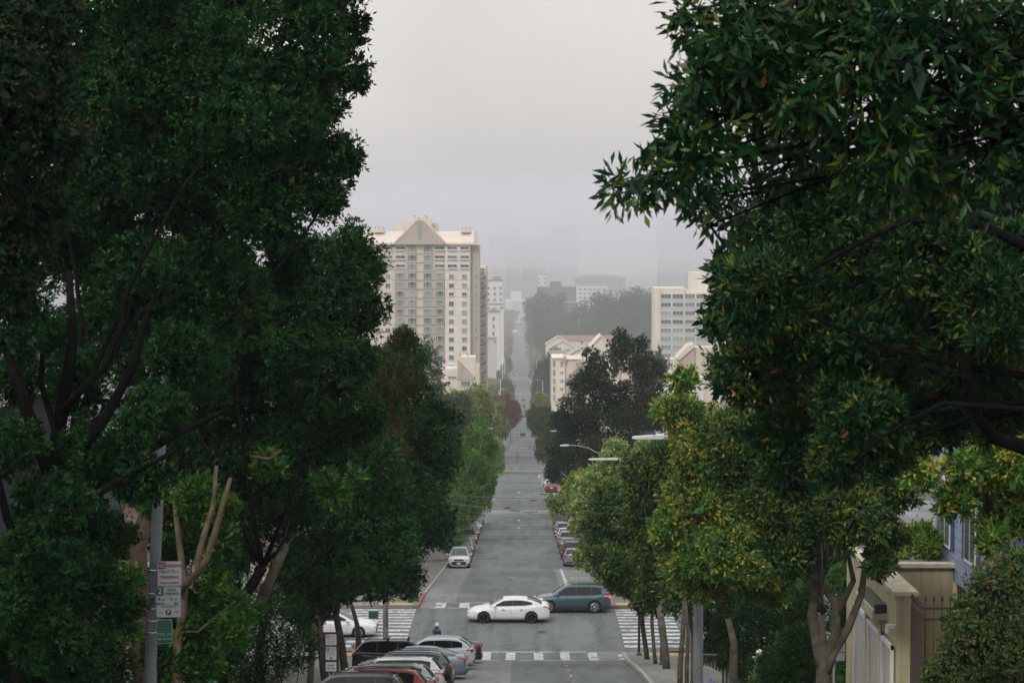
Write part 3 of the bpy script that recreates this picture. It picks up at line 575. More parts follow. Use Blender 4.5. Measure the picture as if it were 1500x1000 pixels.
def get_proto(k):
    if k in PR: return PR[k]
    fam, det = k
    n = {'n': 22000, 'm': 9000, 'f': 3600}[det]; L, Wd = {'n': (.26, .12), 'm': (.42, .2), 'f': (.7, .36)}[det]
    sd = abs(hash(fam)) % 97 if False else sum(map(ord, fam + det))
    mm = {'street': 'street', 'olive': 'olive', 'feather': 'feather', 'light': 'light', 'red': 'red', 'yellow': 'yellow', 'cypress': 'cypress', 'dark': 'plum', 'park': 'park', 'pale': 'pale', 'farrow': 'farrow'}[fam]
    if fam == 'cypress':
        lobes = [(rs2.uniform(-.3, .3), rs2.uniform(-.3, .3), z, (1 - z / 21.5) * 4.6 + .35, (1 - z / 21.5) * 4.6 + .35, 1.6) for rs2 in [random.Random(3)] for z in np.arange(2, 20.6, 1.25)]
        PR[k] = proto(fam, [tuple(map(float, l)) for l in lobes], n, L, Wd, LM[mm], BARK_D, sd, 20, subr=(.2, .3)); return PR[k]
    if fam == 'park': n, L, Wd = 26000, .17, .085
    if fam == 'feather': lobes = [(math.cos(i * 2.4) * (1.5 if i else 0) * (1 - abs(i / 9 - .5)), math.sin(i * 2.4) * 1.5 * (1 - abs(i / 9 - .5)), 3.4 + i * .74, 1.7 - i * .07, 1.7 - i * .07, 1.7) for i in range(10)]
    else: lobes = roundlobes(10, 8, sd)
    PR[k] = proto(fam, lobes, n, L, Wd, LM[mm], BARK_G, sd, 10.5 if fam == 'feather' else 10, thick=.2)
    return PR[k]
def far_tree(fam, det, px, d, ytop, wid, label, group=None, x=None, ybase=None):
    """px: middle of the crown; wid: crown width in metres; the top reaches ytop in the picture"""
    tr, cr, h0 = get_proto((fam, det)); X = P(px, 500, d).x if x is None else x
    z0 = gz(d) - .1; h = P(px, ytop, d).z - z0; s = h / h0; w0 = {'cypress': 9.6, 'feather': 5.6}.get(fam, 8.6)
    r = empty('tree', (X, d, z0), rng.uniform(0, 6.28), label, 'tree', group); sw = wid / w0; r.scale = (sw, sw, s)
    link('trunk', tr, r); c = link('crown', cr, r); c['kind'] = 'stuff'; return r
FT = [
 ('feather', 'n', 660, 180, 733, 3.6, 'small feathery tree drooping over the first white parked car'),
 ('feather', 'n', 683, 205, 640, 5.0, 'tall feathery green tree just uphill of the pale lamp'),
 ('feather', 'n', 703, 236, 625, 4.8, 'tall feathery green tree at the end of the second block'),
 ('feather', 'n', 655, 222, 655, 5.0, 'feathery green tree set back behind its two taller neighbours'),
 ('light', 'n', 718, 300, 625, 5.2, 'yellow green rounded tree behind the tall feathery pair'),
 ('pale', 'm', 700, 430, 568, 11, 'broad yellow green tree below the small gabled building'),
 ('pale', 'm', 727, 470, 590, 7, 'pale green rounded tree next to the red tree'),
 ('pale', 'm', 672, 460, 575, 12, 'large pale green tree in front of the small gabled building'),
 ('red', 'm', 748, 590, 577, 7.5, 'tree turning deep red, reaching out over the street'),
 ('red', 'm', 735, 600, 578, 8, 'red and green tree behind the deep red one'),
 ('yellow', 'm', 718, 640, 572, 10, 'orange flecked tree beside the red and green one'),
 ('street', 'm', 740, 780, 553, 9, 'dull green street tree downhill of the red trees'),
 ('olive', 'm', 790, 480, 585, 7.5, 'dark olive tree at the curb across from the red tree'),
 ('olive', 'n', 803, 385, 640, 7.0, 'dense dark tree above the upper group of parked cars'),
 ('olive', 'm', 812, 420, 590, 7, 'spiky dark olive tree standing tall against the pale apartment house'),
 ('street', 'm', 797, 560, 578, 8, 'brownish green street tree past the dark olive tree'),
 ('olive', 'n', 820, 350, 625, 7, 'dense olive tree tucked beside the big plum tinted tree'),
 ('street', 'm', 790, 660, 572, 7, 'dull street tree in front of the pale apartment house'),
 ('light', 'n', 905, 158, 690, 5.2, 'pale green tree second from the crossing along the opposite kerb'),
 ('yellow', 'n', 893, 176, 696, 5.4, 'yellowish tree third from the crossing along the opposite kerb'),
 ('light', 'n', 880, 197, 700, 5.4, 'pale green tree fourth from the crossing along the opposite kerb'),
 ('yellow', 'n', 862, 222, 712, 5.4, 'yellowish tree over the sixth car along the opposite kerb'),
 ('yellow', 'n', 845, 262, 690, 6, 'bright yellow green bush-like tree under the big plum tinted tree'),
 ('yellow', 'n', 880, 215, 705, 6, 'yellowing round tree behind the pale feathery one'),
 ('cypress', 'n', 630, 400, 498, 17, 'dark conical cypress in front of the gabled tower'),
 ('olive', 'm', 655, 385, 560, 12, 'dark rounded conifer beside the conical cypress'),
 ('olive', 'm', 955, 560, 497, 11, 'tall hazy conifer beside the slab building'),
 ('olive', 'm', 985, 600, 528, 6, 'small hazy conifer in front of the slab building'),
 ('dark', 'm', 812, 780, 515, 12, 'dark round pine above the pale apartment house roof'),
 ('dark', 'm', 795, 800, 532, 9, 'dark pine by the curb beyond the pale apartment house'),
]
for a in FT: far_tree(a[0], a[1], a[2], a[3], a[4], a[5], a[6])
# hazy pairs lining the farthest blocks
ORD = ('first', 'second', 'third', 'fourth', 'fifth', 'sixth', 'seventh', 'eighth', 'ninth', 'tenth', 'eleventh', 'twelfth', 'thirteenth', 'fourteenth', 'fifteenth', 'sixteenth')
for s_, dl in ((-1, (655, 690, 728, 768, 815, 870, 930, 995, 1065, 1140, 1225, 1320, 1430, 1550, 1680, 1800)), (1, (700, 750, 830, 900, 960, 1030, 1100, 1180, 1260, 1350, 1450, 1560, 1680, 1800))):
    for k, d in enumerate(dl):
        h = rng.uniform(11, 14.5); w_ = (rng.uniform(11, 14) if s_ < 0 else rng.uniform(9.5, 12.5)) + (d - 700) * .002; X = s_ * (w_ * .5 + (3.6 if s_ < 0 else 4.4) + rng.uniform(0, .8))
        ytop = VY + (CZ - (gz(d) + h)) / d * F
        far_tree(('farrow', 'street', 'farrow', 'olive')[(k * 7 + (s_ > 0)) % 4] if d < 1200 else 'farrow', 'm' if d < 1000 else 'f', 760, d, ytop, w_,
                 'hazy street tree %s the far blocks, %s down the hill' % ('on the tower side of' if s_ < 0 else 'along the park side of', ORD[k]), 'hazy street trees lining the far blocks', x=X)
# second rows behind them
for i in range(60):
    d = rng.uniform(560, 1750); s_ = rng.choice((-1, 1, 1)); X = s_ * rng.uniform(13, 22 + d * .035); h = rng.uniform(9, 15)
    if s_ < 0 and d < 780: continue
    ytop = VY + (CZ - (gz(d) + h)) / d * F
    far_tree(rng.choice(('street', 'olive', 'dark', 'light')), 'f', 760, d, ytop, rng.uniform(9, 15), 'hazy garden tree among the houses far down the hill', 'hazy garden trees far down the hill', x=X)
# great park trees in the haze
park = [(905, 1180, 418, 40), (940, 1200, 413, 36), (865, 1230, 432, 36), (825, 1260, 448, 26), (800, 1300, 420, 34), (790, 1400, 428, 26), (925, 1120, 450, 34), (880, 1140, 462, 30), (845, 1150, 470, 24), (955, 1160, 425, 26), (960, 1100, 465, 24), (812, 1150, 477, 16), (800, 1240, 452, 24), (905, 1080, 475, 30)]
PLB = ['topmost hazy crown of the park trees', 'hazy park tree against the slab building', 'rounded hazy park tree left of the topmost crown', 'lower hazy park tree at the street edge of the park', 'huge round hazy tree in front of the dark glass block', 'hazy tree behind the huge round one', 'hazy park tree below the topmost crown',
       'hazy park tree behind the brown roof', 'small hazy park tree beside the brown roof', 'hazy park tree half hidden by the slab building', 'low hazy park tree behind the plum tinted tree', 'small light hazy tree below the huge round one', 'hazy tree under the huge round crown', 'low hazy tree directly over the brown roof']
for (px, d, yt, w_), lb in zip(park, PLB): far_tree('park', 'm', px, d, yt + 4, w_, lb)

# ------------------------------------------------------------------ shrubs and hedges
def shrub(name, label, lst, d, n, L, Wd, m, seed, dsp=.8, **kw):
    lob = PL(lst, d, dsp); b = Vector((sum(l[0] for l in lob) / len(lob), d, gz(d))); root = empty(name, b, 0, label, 'shrub')
    loc = [(a - b.x, y - b.y, z - b.z, q, w_, e_) for a, y, z, q, w_, e_ in lob]; mb = MB(); rs = random.Random(seed)
    for l in loc: limb(mb, bend((rs.uniform(-.3, .3), rs.uniform(-.2, .2), -.1), l[:3], 4, 0, rs, .12), .03, .008, 5, rs)
    mb.build('stem', BARK_D, root); c = link('foliage', leaf_mesh('foliage', loc, n, L, Wd, m, seed, **kw), root); c['kind'] = 'stuff'
    return root
shrub('hedge', 'clipped dark green hedge bush beside the framed parking board', [(400, 925, 52), (430, 890, 26), (385, 970, 52), (440, 950, 34), (360, 990, 40), (380, 880, 34)], 62, 26000, .055, .028, LM['shade'], 51)
shrub('shrub', 'dark shrubs filling the ground under the dark many-limbed trunk', [(40, 960, 80), (120, 940, 60), (160, 990, 50), (-20, 900, 80), (100, 880, 50)], 36.5, 20000, .06, .03, LM['shade'], 52)
shrub('shrub', 'rusty green bush spilling over by the iron fence', [(1428, 905, 40), (1460, 862, 44), (1500, 840, 48), (1405, 965, 36), (1440, 950, 56), (1500, 930, 66), (1375, 995, 30), (1480, 1000, 60), (1420, 1010, 50), (1408, 925, 24)], 39.5, 34000, .085, .042, leafmat('leaf_rusty', [(0, (.022, .062, .020)), (.55, (.062, .115, .03)), (.85, (.14, .15, .05)), (.985, (.14, .12, .03)), (1, (.28, .06, .03))], rough=.5), 53, thick=.3)
shrub('shrub', 'dark garden shrubs behind the thin leaning trunk', [(1110, 900, 40), (1150, 930, 42), (1090, 950, 30), (1130, 985, 40), (1180, 890, 40), (1060, 920, 22), (1100, 980, 30), (1070, 960, 22)], 88, 26000, .12, .06, LM['shade'], 54)
shrub('shrub', 'ferny dark shrub below the thick multi-stemmed tree', [(1140, 970, 40), (1170, 940, 34), (1180, 990, 40), (1240, 960, 30), (1240, 910, 30), (1150, 1000, 40)], 60, 16000, .10, .04, LM['shade'], 55)
shrub('shrub', 'low planting with yellow blooms behind the dark fence', [(1160, 985, 26), (1120, 995, 26)], 66, 5000, .08, .04, LM['mid'], 56)
shrub('hedge', 'leafy green hedge filling the gap left of the yellow garage', [(1245, 900, 34), (1250, 950, 30), (1235, 850, 30), (1250, 990, 34)], 57, 12000, .08, .04, LM['fresh'], 57)
shrub('shrub', 'dark ivy covered mass behind the corner trunks', [(1040, 900, 26), (1075, 880, 34), (1110, 860, 34), (1020, 880, 16), (1060, 930, 24), (1040, 950, 18)], 108, 14000, .15, .08, LM['shade'], 58)
shrub('shrub', 'green shrub growing in front of the dark grey house', [(165, 800, 34), (190, 840, 22), (130, 760, 40), (90, 720, 44), (40, 760, 50)], 47, 14000, .09, .045, LM['mid'], 59, thick=.35)
shrub('shrub', 'yellow green roof garden shrub above the garage back wall', [(1340, 812, 22), (1358, 800, 20), (1372, 815, 16), (1325, 800, 16), (1350, 780, 16), (1350, 826, 15), (1336, 822, 13), (1367, 824, 14), (1310, 812, 14), (1322, 826, 10)], 52.8, 11000, .13, .05, LM['yellow'], 60, thick=.4)
shrub('shrub', 'leafy dark screen of bushes before the slate row house', [(255, 800, 40), (280, 900, 40), (320, 880, 40), (230, 900, 40), (340, 800, 36), (300, 760, 40), (240, 970, 50), (320, 970, 40)], 50, 26000, .12, .05, LM['shade'], 61, thick=.3)

for px_, x_, lb in ((1150, 14.5, 'dark tree in the garden at the near corner of the cross street'), (1250, 20, 'dark tree behind the corner garden, beyond the hedge'), (1380, 26.5, 'dark tree behind the yellow garage and blue house')):
    far_tree('dark', 'n', px_, 103, 705, 7.5, lb, x=x_)

for px_, d_, yt_, w_, lb in ((748, 1905, 452, 20, 'hazy round tree beside the far end of the street, on the tower side'), (788, 1925, 446, 26, 'hazy round tree beside the far end of the street, on the park side'), (771, 1948, 464, 14, 'low hazy tree closing the far end of the street')):
    far_tree('park', 'm', px_, d_, yt_, w_, lb)
# ------------------------------------------------------------------ buildings
CREAM = mat('stucco_cream', (.60, .515, .44), .85, var=.06, scale=.25, bump=.1, streak=(.8, .08, .88))
CREAML = mat('stucco_pale', (.66, .595, .52), .85, var=.05, scale=.25, streak=(.8, .08, .9))
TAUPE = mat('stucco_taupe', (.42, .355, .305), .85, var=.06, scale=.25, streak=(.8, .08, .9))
ROOFC = mat('roof_standing_seam', (.60, .53, .45), .6, var=.05, scale=.4)
WHITEB = mat('stucco_white', (.58, .57, .56), .85, var=.06, scale=.3)
GREYB = mat('panel_bluegrey', (.42, .44, .45), .7, var=.06, scale=.4)
DARKB = mat('cladding_dark', (.09, .10, .105), .7, var=.2, scale=.3)
MIDB = mat('cladding_mid', (.22, .22, .23), .75, var=.15, scale=.3)
FRAME = mat('window_frame_pale', (.45, .48, .46), .6)
FRAMEW = mat('frame_white', (.7, .7, .7), .5, var=.04)
ROOFT = mat('roof_tar', (.16, .16, .17), .9, var=.25, scale=.5)
ROOFR = mat('roof_brown', (.20, .115, .085), .9, var=.2, scale=.4)
def glassmat(name, c1, c2, rough=.12):
    m = mat(name, c1, rough, var=0, scale=.18, col2=c2, spec=.6, rnd=True); return m
GLS = glassmat('window_glass', (.045, .07, .075), (.30, .33, .32))
GLD = glassmat('window_glass_dark', (.035, .05, .06), (.14, .16, .18))
GLG = glassmat('glass_green', (.16, .22, .21), (.30, .35, .33))
MPP = lambda d: d / F
def rect(px0, py0, px1, py1, d):
    a = P(px0, py0, d); b = P(px1, py1, d); return a.x, b.x, b.z, a.z       # x0,x1,z0,z1
class Bld:
    """a building whose street front stands at distance d; local origin = its base"""
    def __init__(s, label, px, d, cat='building', group=None, name='building'):
        s.d = d; s.o = Vector((P(px, 500, d).x, d, gz(d))); s.root = empty(name, s.o, 0, label, cat, group); s.wm = {}
    def loc(s, px0, py0, px1, py1, dd=0):
        x0, x1, z0, z1 = rect(px0, py0, px1, py1, s.d + dd); return x0 - s.o.x, x1 - s.o.x, z0 - s.o.z, z1 - s.o.z
    def box(s, name, m, px0, py0, px1, py1, y0, y1, parent=None, z0=None, dd=0):
        x0, x1, za, zb = s.loc(px0, py0, px1, py1, dd); mb = MB(); mb.box(x0, x1, y0, y1, za if z0 is None else z0, zb); return mb.build(name, m, parent or s.root)
    def win(s, px, py, wpx, hpx, y=0.0, kind='plain', name='window', frame=None, gl=None):
        """window with frame, recessed panes; built once per size and shared"""
        k = (round(wpx, 1), round(hpx, 1), kind, (gl or GLS).name)
        if k not in s.wm:
            w, h = wpx * MPP(s.d), hpx * MPP(s.d); mb = MB(); t = max(.09, min(w, h) * .07); D = .22
            fr = 0
            mb.box(-w / 2, w / 2, -.16, D, h / 2 - t, h / 2, 0); mb.box(-w / 2, w / 2, -.22, D, -h / 2, -h / 2 + t, 0)
            mb.box(-w / 2, -w / 2 + t, -.16, D, -h / 2 + t, h / 2 - t, 0); mb.box(w / 2 - t, w / 2, -.16, D, -h / 2 + t, h / 2 - t, 0)
            if kind == 'bay':
                for q in (-.27, .27): mb.box(q * w - t * .5, q * w + t * .5, -.16, D, -h / 2 + t, h / 2 - t, 0)
                mb.box(-.27 * w + t * .5, .27 * w - t * .5, -.13, D, -h * .22, -h * .22 + t * .8, 0)
            if kind in ('split', 'balcony'): mb.box(-t * .4, t * .4, -.13, D, -h / 2 + t, h / 2 - t, 0)
            if kind == 'triple':
                for q in (-.17, .17): mb.box(q * w - t * .5, q * w + t * .5, -.16, D, -h / 2 + t, h / 2 - t, 0)
            mb.box(-w / 2 + t, w / 2 - t, -.03, .06, -h / 2 + t, h / 2 - t, 1)
            if kind == 'balcony': mb.box(-w / 2, w / 2, -.5, -.44, -h / 2, -h / 2 + h * .38, 2); mb.box(-w / 2, w / 2, -.5, -.06, -h / 2 - .12, -h / 2, 2)
            s.wm[k] = mb.mesh('window', frame or FRAME, gl or GLS, GREYB)
        x0, x1, z0, z1 = s.loc(px - wpx / 2, py - hpx / 2, px + wpx / 2, py + hpx / 2)
        o = link(name, s.wm[k], s.root); o.location = ((x0 + x1) / 2, y, (z0 + z1) / 2); return o

# the gabled tower
T = Bld('tall cream apartment tower with a triangular gable and mansard roof', 620, 659, 'apartment tower', name='apartment_tower')
zx = lambda v: 520 + v / 3.571
zy = lambda v: 300 + v / 3.571
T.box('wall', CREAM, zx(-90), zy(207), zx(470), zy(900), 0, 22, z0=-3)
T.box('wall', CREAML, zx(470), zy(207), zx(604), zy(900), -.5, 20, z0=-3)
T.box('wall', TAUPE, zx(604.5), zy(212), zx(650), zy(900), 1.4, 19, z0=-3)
T.box('panel', TAUPE, zx(207), zy(340), zx(323), zy(880), -.35, -.01, z0=-1)
T.box('panel', TAUPE, zx(356), zy(340), zx(469), zy(880), -.35, -.01, z0=-1)
T.box('panel', TAUPE, zx(272), zy(208), zx(324), zy(339), -.35, -.01)
T.box('panel', TAUPE, zx(356), zy(208), zx(408), zy(339), -.35, -.01)
# mansard roof slab, gable, penthouse, chimneys
x0, x1, z0, z1 = T.loc(zx(-90), zy(139), zx(632), zy(205)); mb = MB()
mb.prism([(-1.0, z0), (-1.0, z0 + .4), (5.5, z1), (14, z1), (20, z0), (20, z0 - .01)], x0, x1, 'x'); rf = mb.build('roof', ROOFC, T.root)
xs_ = np.linspace(x0 + .6, x1 - .6, 42); mb = MB()
for x in xs_:
    mb.add([(x - .05, -1.08, z0 + .4), (x + .05, -1.08, z0 + .4), (x + .05, 5.42, z1 + .04), (x - .05, 5.42, z1 + .04), (x - .05, -.9, z0 + .38), (x + .05, -.9, z0 + .38), (x + .05, 5.6, z1 - .02), (x - .05, 5.6, z1 - .02)], [(0, 1, 2, 3), (0, 3, 7, 4), (1, 5, 6, 2)])
o = mb.build('roof_seam', ROOFC, rf); o['kind'] = 'stuff'
gx = [T.loc(zx(a), zy(b), zx(a) + 1, zy(b) + 1) for a, b in ((203, 207), (330, 80), (355, 80), (480, 207))]
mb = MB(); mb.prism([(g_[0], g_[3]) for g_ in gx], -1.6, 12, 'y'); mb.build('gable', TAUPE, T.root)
mb = MB()
for (a, b) in ((0, 1), (2, 3)):
    A, Bq = Vector((gx[a][0], 0, gx[a][3])), Vector((gx[b][0], 0, gx[b][3])); n_ = Vector((0, 0, .5))
    mb.add([(A.x, -1.75, A.z), (Bq.x, -1.75, Bq.z), (Bq.x, -1.75, Bq.z + .55), (A.x, -1.75, A.z + .55), (A.x, 12, A.z), (Bq.x, 12, Bq.z), (Bq.x, 12, Bq.z + .55), (A.x, 12, A.z + .55)], [(0, 1, 2, 3), (3, 2, 6, 7), (0, 4, 5, 1), (4, 7, 6, 5), (0, 3, 7, 4), (1, 5, 6, 2)])
mb.build('gable_trim', ROOFC, T.root)
T.box('vent_strip', mat('louvre_greygreen', (.26, .27, .23), .8), zx(329), zy(88), zx(353), zy(186), -1.68, -1.55)
T.box('gable_sill', ROOFC, zx(327), zy(186), zx(355), zy(190), -1.8, -1.5)
T.box('penthouse', CREAM, zx(205), zy(97), zx(428), zy(139), 6, 16); T.box('penthouse', CREAM, zx(255), zy(90), zx(300), zy(97), 8, 14)
for a, b, c, e_ in ((304, 328, 63, 100), (357, 372, 62, 100), (373, 398, 68, 110), (96, 147, 122, 145), (554, 602, 124, 146)):
    ch = T.box('chimney', CREAM, zx(a), zy(c), zx(b), zy(e_), 3, 6)
    for q in np.linspace(a + 5, b - 5, 3 if b - a > 30 else 1):
        T.box('chimney_pot', ROOFT, zx(q - 2.5), zy(c - 8), zx(q + 2.5), zy(c), 4, 4.8, ch)
T.box('cornice', CREAML, zx(-90), zy(203), zx(634), zy(208), -1.3, 0)
T.box('parapet', ROOFC, zx(622), zy(139), zx(635), zy(207), -1.4, -.6)
rows = [231 + 46.8 * i for i in range(15)]
for i, r_ in enumerate(rows):
    for a, b in ((277, 322), (359, 403)): T.win(zx((a + b) / 2), zy(r_), (b - a) / 3.571, 33 / 3.571, -.36, 'bay')
    if i >= 3:
        for a, b in ((214, 258), (422, 466)): T.win(zx((a + b) / 2), zy(r_), (b - a) / 3.571, 33 / 3.571, -.36, 'bay')
        for a in (504.5, 572.5): T.win(zx(a), zy(r_ + 4), 26 / 3.571, 24 / 3.571, -.52, 'split')
        if i < 13: T.win(zx(172), zy(r_ + 4), 26 / 3.571, 24 / 3.571, -.02, 'split'); T.win(zx(110), zy(r_ + 4), 26 / 3.571, 24 / 3.571, -.02, 'split')
    else:
        for a, b in ((213, 262), (417, 468)): T.win(zx((a + b) / 2), zy(r_ - 2), (b - a) / 3.571, 22 / 3.571, .0, 'balcony', gl=GLD)
        for a, b in ((484, 534), (551, 597)): T.win(zx((a + b) / 2), zy(r_ - 2), (b - a) / 3.571, 22 / 3.571, -.5, 'balcony', gl=GLD)
        for a, b in ((90, 138), (153, 196)): T.win(zx((a + b) / 2), zy(r_ - 2), (b - a) / 3.571, 22 / 3.571, .0, 'balcony', gl=GLD)
    T.win(zx(634), zy(r_ + 4), 11 / 3.571, 30 / 3.571, 1.38, 'plain', gl=GLG)
    T.box('ledge', CREAML if i < 3 else TAUPE, zx(272 if i < 3 else 208), zy(r_ + 19), zx(408 if i < 3 else 468), zy(r_ + 21.5), -.6, -.36)
for r_ in (340, 388, 435, 475): T.box('ledge', CREAML, zx(471), zy(r_), zx(603), zy(r_ + 3), -.62, -.5)
# glazed bay block beside it
G = Bld('slim glazed bay block behind the gabled tower with curved balconies', 708, 690, 'building')
G.box('wall', CREAML, zx(649), zy(322), zx(690), zy(990), .6, 12, z0=-2)
G.box('balcony_wall', mat('stucco_peach', (.55, .42, .33), .8), zx(684), zy(318), zx(693), zy(990), 0, 9, z0=-2)
for i in range(13):
    y_ = 338 + 49.5 * i
    G.win(zx(664), zy(y_), 26 / 3.571, 12 / 3.571, .5, 'split', gl=GLD); G.win(zx(664), zy(y_ + 25), 26 / 3.571, 30 / 3.571, .5, 'triple', gl=GLG)
    mb = MB(); x0, x1, z0, z1 = G.loc(zx(680), zy(y_ + 30), zx(695), zy(y_ + 42)); mb.lathe([(.01, z0 - .6), (x1 - x0, z0), (x1 - x0, z1), (.01, z1)], 14, ((x0 + x1) / 2 - .6, 1.0, 0)); mb.build('balcony', MIDB, G.root)
# small gabled building in front of the tower
S = Bld('small cream building with a half gable and a flat deck in front of the tower', 682, 500, 'building')
ax = lambda v: 660 + v / 11.11
ay = lambda v: 490 + v / 11.11
S.box('wall', CREAM, ax(110), ay(730), ax(400), ay(950), 0, 14, z0=-1); S.box('wall', CREAM, ax(400), ay(520), ax(465), ay(950), .5, 12, z0=-1)
g4 = [S.loc(ax(a), ay(b), ax(a) + 1, ay(b) + 1) for a, b in ((115, 730), (115, 430), (385, 690), (385, 730))]
mb = MB(); mb.prism([(q[0], q[3]) for q in g4], -.2, 3, 'y'); mb.build('gable', TAUPE, S.root)
g5 = [S.loc(ax(a), ay(b), ax(a) + 1, ay(b) + 1) for a, b in ((130, 430), (160, 370), (405, 370), (405, 650), (385, 690))]
mb = MB(); mb.prism([(q[0], q[3]) for q in g5], .6, 9, 'y'); mb.build('roof', ROOFC, S.root)
S.box('deck', WHITEB, ax(-160), ay(560), ax(112), ay(580), 2, 12); S.box('wall', CREAML, ax(-160), ay(580), ax(112), ay(950), 1.5, 12, z0=-1)
S.box('parapet', ROOFC, ax(-160), ay(515), ax(112), ay(545), 11, 12)
for a, b in ((130, 345), (250, 330)):
    ch = S.box('chimney', CREAM, ax(a), ay(b), ax(a + 50), ay(b + 90), 2, 3); S.box('chimney_pot', DARKB, ax(a + 5), ay(b - 22), ax(a + 25), ay(b), 2.2, 2.8, ch)
S.win(ax(245), ay(797), 150 / 11.11, 92 / 11.11, -.02, 'triple', gl=glassmat('window_glass_bluish', (.15, .18, .22), (.24, .27, .31)))
S.win(ax(20), ay(700), 12, 3, 1.48, 'triple'); S.win(ax(435), ay(860), 4.5, 3, .48, 'plain')

# slab building
L = Bld('cream slab apartment block with grey spandrels and long window bands', 1000, 800, 'apartment block', name='apartment_block')
lx = lambda v: 950 + v / 5.88
ly = lambda v: 390 + v / 5.88
L.box('wall', CREAML, lx(50), ly(186), lx(315), ly(860), 0, 16, z0=-2); L.box('wall', CREAML, lx(315), ly(222), lx(620), ly(860), .3, 16, z0=-2)
L.box('penthouse', CREAML, lx(366), ly(54), lx(560), ly(222), 5, 14)
L.box('penthouse', WHITEB, lx(330), ly(206), lx(366), ly(222), 6, 10)
for i, (r_, h_) in enumerate(((258, 40), (330, 36), (403, 36), (477, 36), (551, 36), (625, 40), (697, 40), (770, 40), (842, 40))):
    for a, b in ((106, 194), (206, 298), (312, 400), (411, 500), (511, 600)):
        L.win(lx((a + b) / 2), ly(r_), (b - a) / 5.88, h_ / 5.88, -.02 if b < 315 else .28, 'triple', gl=GLS if i < 5 else GLG)
    L.box('spandrel', GREYB, lx(103), ly(r_ + 24), lx(300), ly(r_ + 46), -.12, 0); L.box('spandrel', GREYB, lx(310), ly(r_ + 24), lx(610), ly(r_ + 46), .16, .3)
for a in (97, 302): L.box('pier', CREAM, lx(a), ly(200), lx(a + 8), ly(860), -.5, 0, z0=-2)
# pale house with steep roof beside it
H = Bld('pale house with a steep sloping roof in front of the slab building', 1000, 560, 'house', name='house')
hx = [H.loc(lx(a), ly(b), lx(a) + 1, ly(b) + 1) for a, b in ((258, 808), (395, 680), (395, 1000), (258, 1000))]
mb = MB(); mb.prism([(q[0], q[3]) for q in hx], 0, 8, 'y'); mb.build('wall', TAUPE, H.root)
hx = [H.loc(lx(a), ly(b), lx(a) + 1, ly(b) + 1) for a, b in ((238, 790), (262, 808), (398, 690), (385, 668), (345, 678))]
mb = MB(); mb.prism([(q[0], q[3]) for q in hx], -.5, 8.4, 'y'); mb.build('roof', ROOFC, H.root)
H.box('wall', CREAML, lx(130), ly(800), lx(258), ly(1050), 1, 8, z0=-1); H.win(lx(310), ly(860), 6, 6, -.02, 'split'); H.win(lx(190), ly(850), 7, 5, .98, 'split')
H.box('wall', CREAM, lx(395), ly(700), lx(600), ly(1050), 1, 8, z0=-1)
for a in (345, 372): H.box('chimney', WHITEB, lx(a), ly(655), lx(a + 12), ly(690), 2, 3)
W2 = Bld('low white building with a flat roof below the steep roofed house', 985, 520, 'building'); W2.box('wall', WHITEB, 962, 552, 1030, 600, 0, 8, z0=-1); W2.box('chimney', WHITEB, 980, 543, 985, 553, 2, 3); W2.win(985, 565, 14, 5, -.02, 'triple'); W2.win(1006, 565, 14, 5, -.02, 'triple')

# pale apartment house behind the plum tree
A = Bld('pale apartment house with a grey lean-to roof slope behind the plum tinted tree', 845, 460, 'apartment house', name='apartment_house')
qx = lambda v: 800 + v / 8.33
qy = lambda v: 500 + v / 8.33
A.box('wall', CREAML, qx(72), qy(200), qx(230), qy(1000), 0, 14, z0=-2); A.box('wall', CREAM, qx(230), qy(218), qx(640), qy(1000), .6, 15, z0=-2)
A.box('parapet', ROOFC, qx(70), qy(196), qx(232), qy(212), -.3, 0); A.box('parapet', ROOFC, qx(232), qy(214), qx(420), qy(226), .3, .6)
g6 = [A.loc(qx(a), qy(b), qx(a) + 1, qy(b) + 1) for a, b in ((222, 492), (400, 295), (640, 295), (640, 492))]
mb = MB(); mb.prism([(q[0], q[3]) for q in g6], -.4, .55, 'y'); mb.build('roof', mat('roof_greybrown', (.27, .25, .23), .85, var=.1, scale=.4), A.root)
A.box('chimney', TAUPE, qx(205), qy(180), qx(245), qy(255), -.2, 1); A.box('chimney', TAUPE, qx(402), qy(240), qx(432), qy(330), -.2, 1)
for r_ in (270, 378, 485, 580, 680): A.win(qx(97), qy(r_), 28 / 8.33, 72 / 8.33, -.02, 'plain', gl=GLG)
for r_ in (268,): A.win(qx(190), qy(r_), 30 / 8.33, 62 / 8.33, -.02, 'plain')
for r_ in (345, 440, 540): 
    mb = MB(); x0, x1, z0, z1 = A.loc(qx(168), qy(r_ + 8), qx(210), qy(r_ + 38)); mb.lathe([(.01, z0 - .4), ((x1 - x0) * .5, z0), ((x1 - x0) * .5, z1), (.01, z1)], 12, ((x0 + x1) / 2, 0, 0)); mb.build('balcony', GREYB, A.root)
A.win(qx(333), qy(545), 112 / 8.33, 70 / 8.33, .5, 'triple'); A.win(qx(310), qy(670), 100 / 8.33, 66 / 8.33, .5, 'triple'); A.win(qx(450), qy(545), 80 / 8.33, 70 / 8.33, .5, 'triple'); A.win(qx(215), qy(668), 4, 8, -.02, 'plain'); A.win(qx(330), qy(790), 100 / 8.33, 66 / 8.33, .5, 'triple'); A.win(qx(375), qy(275), 3, 4, .5, 'plain')

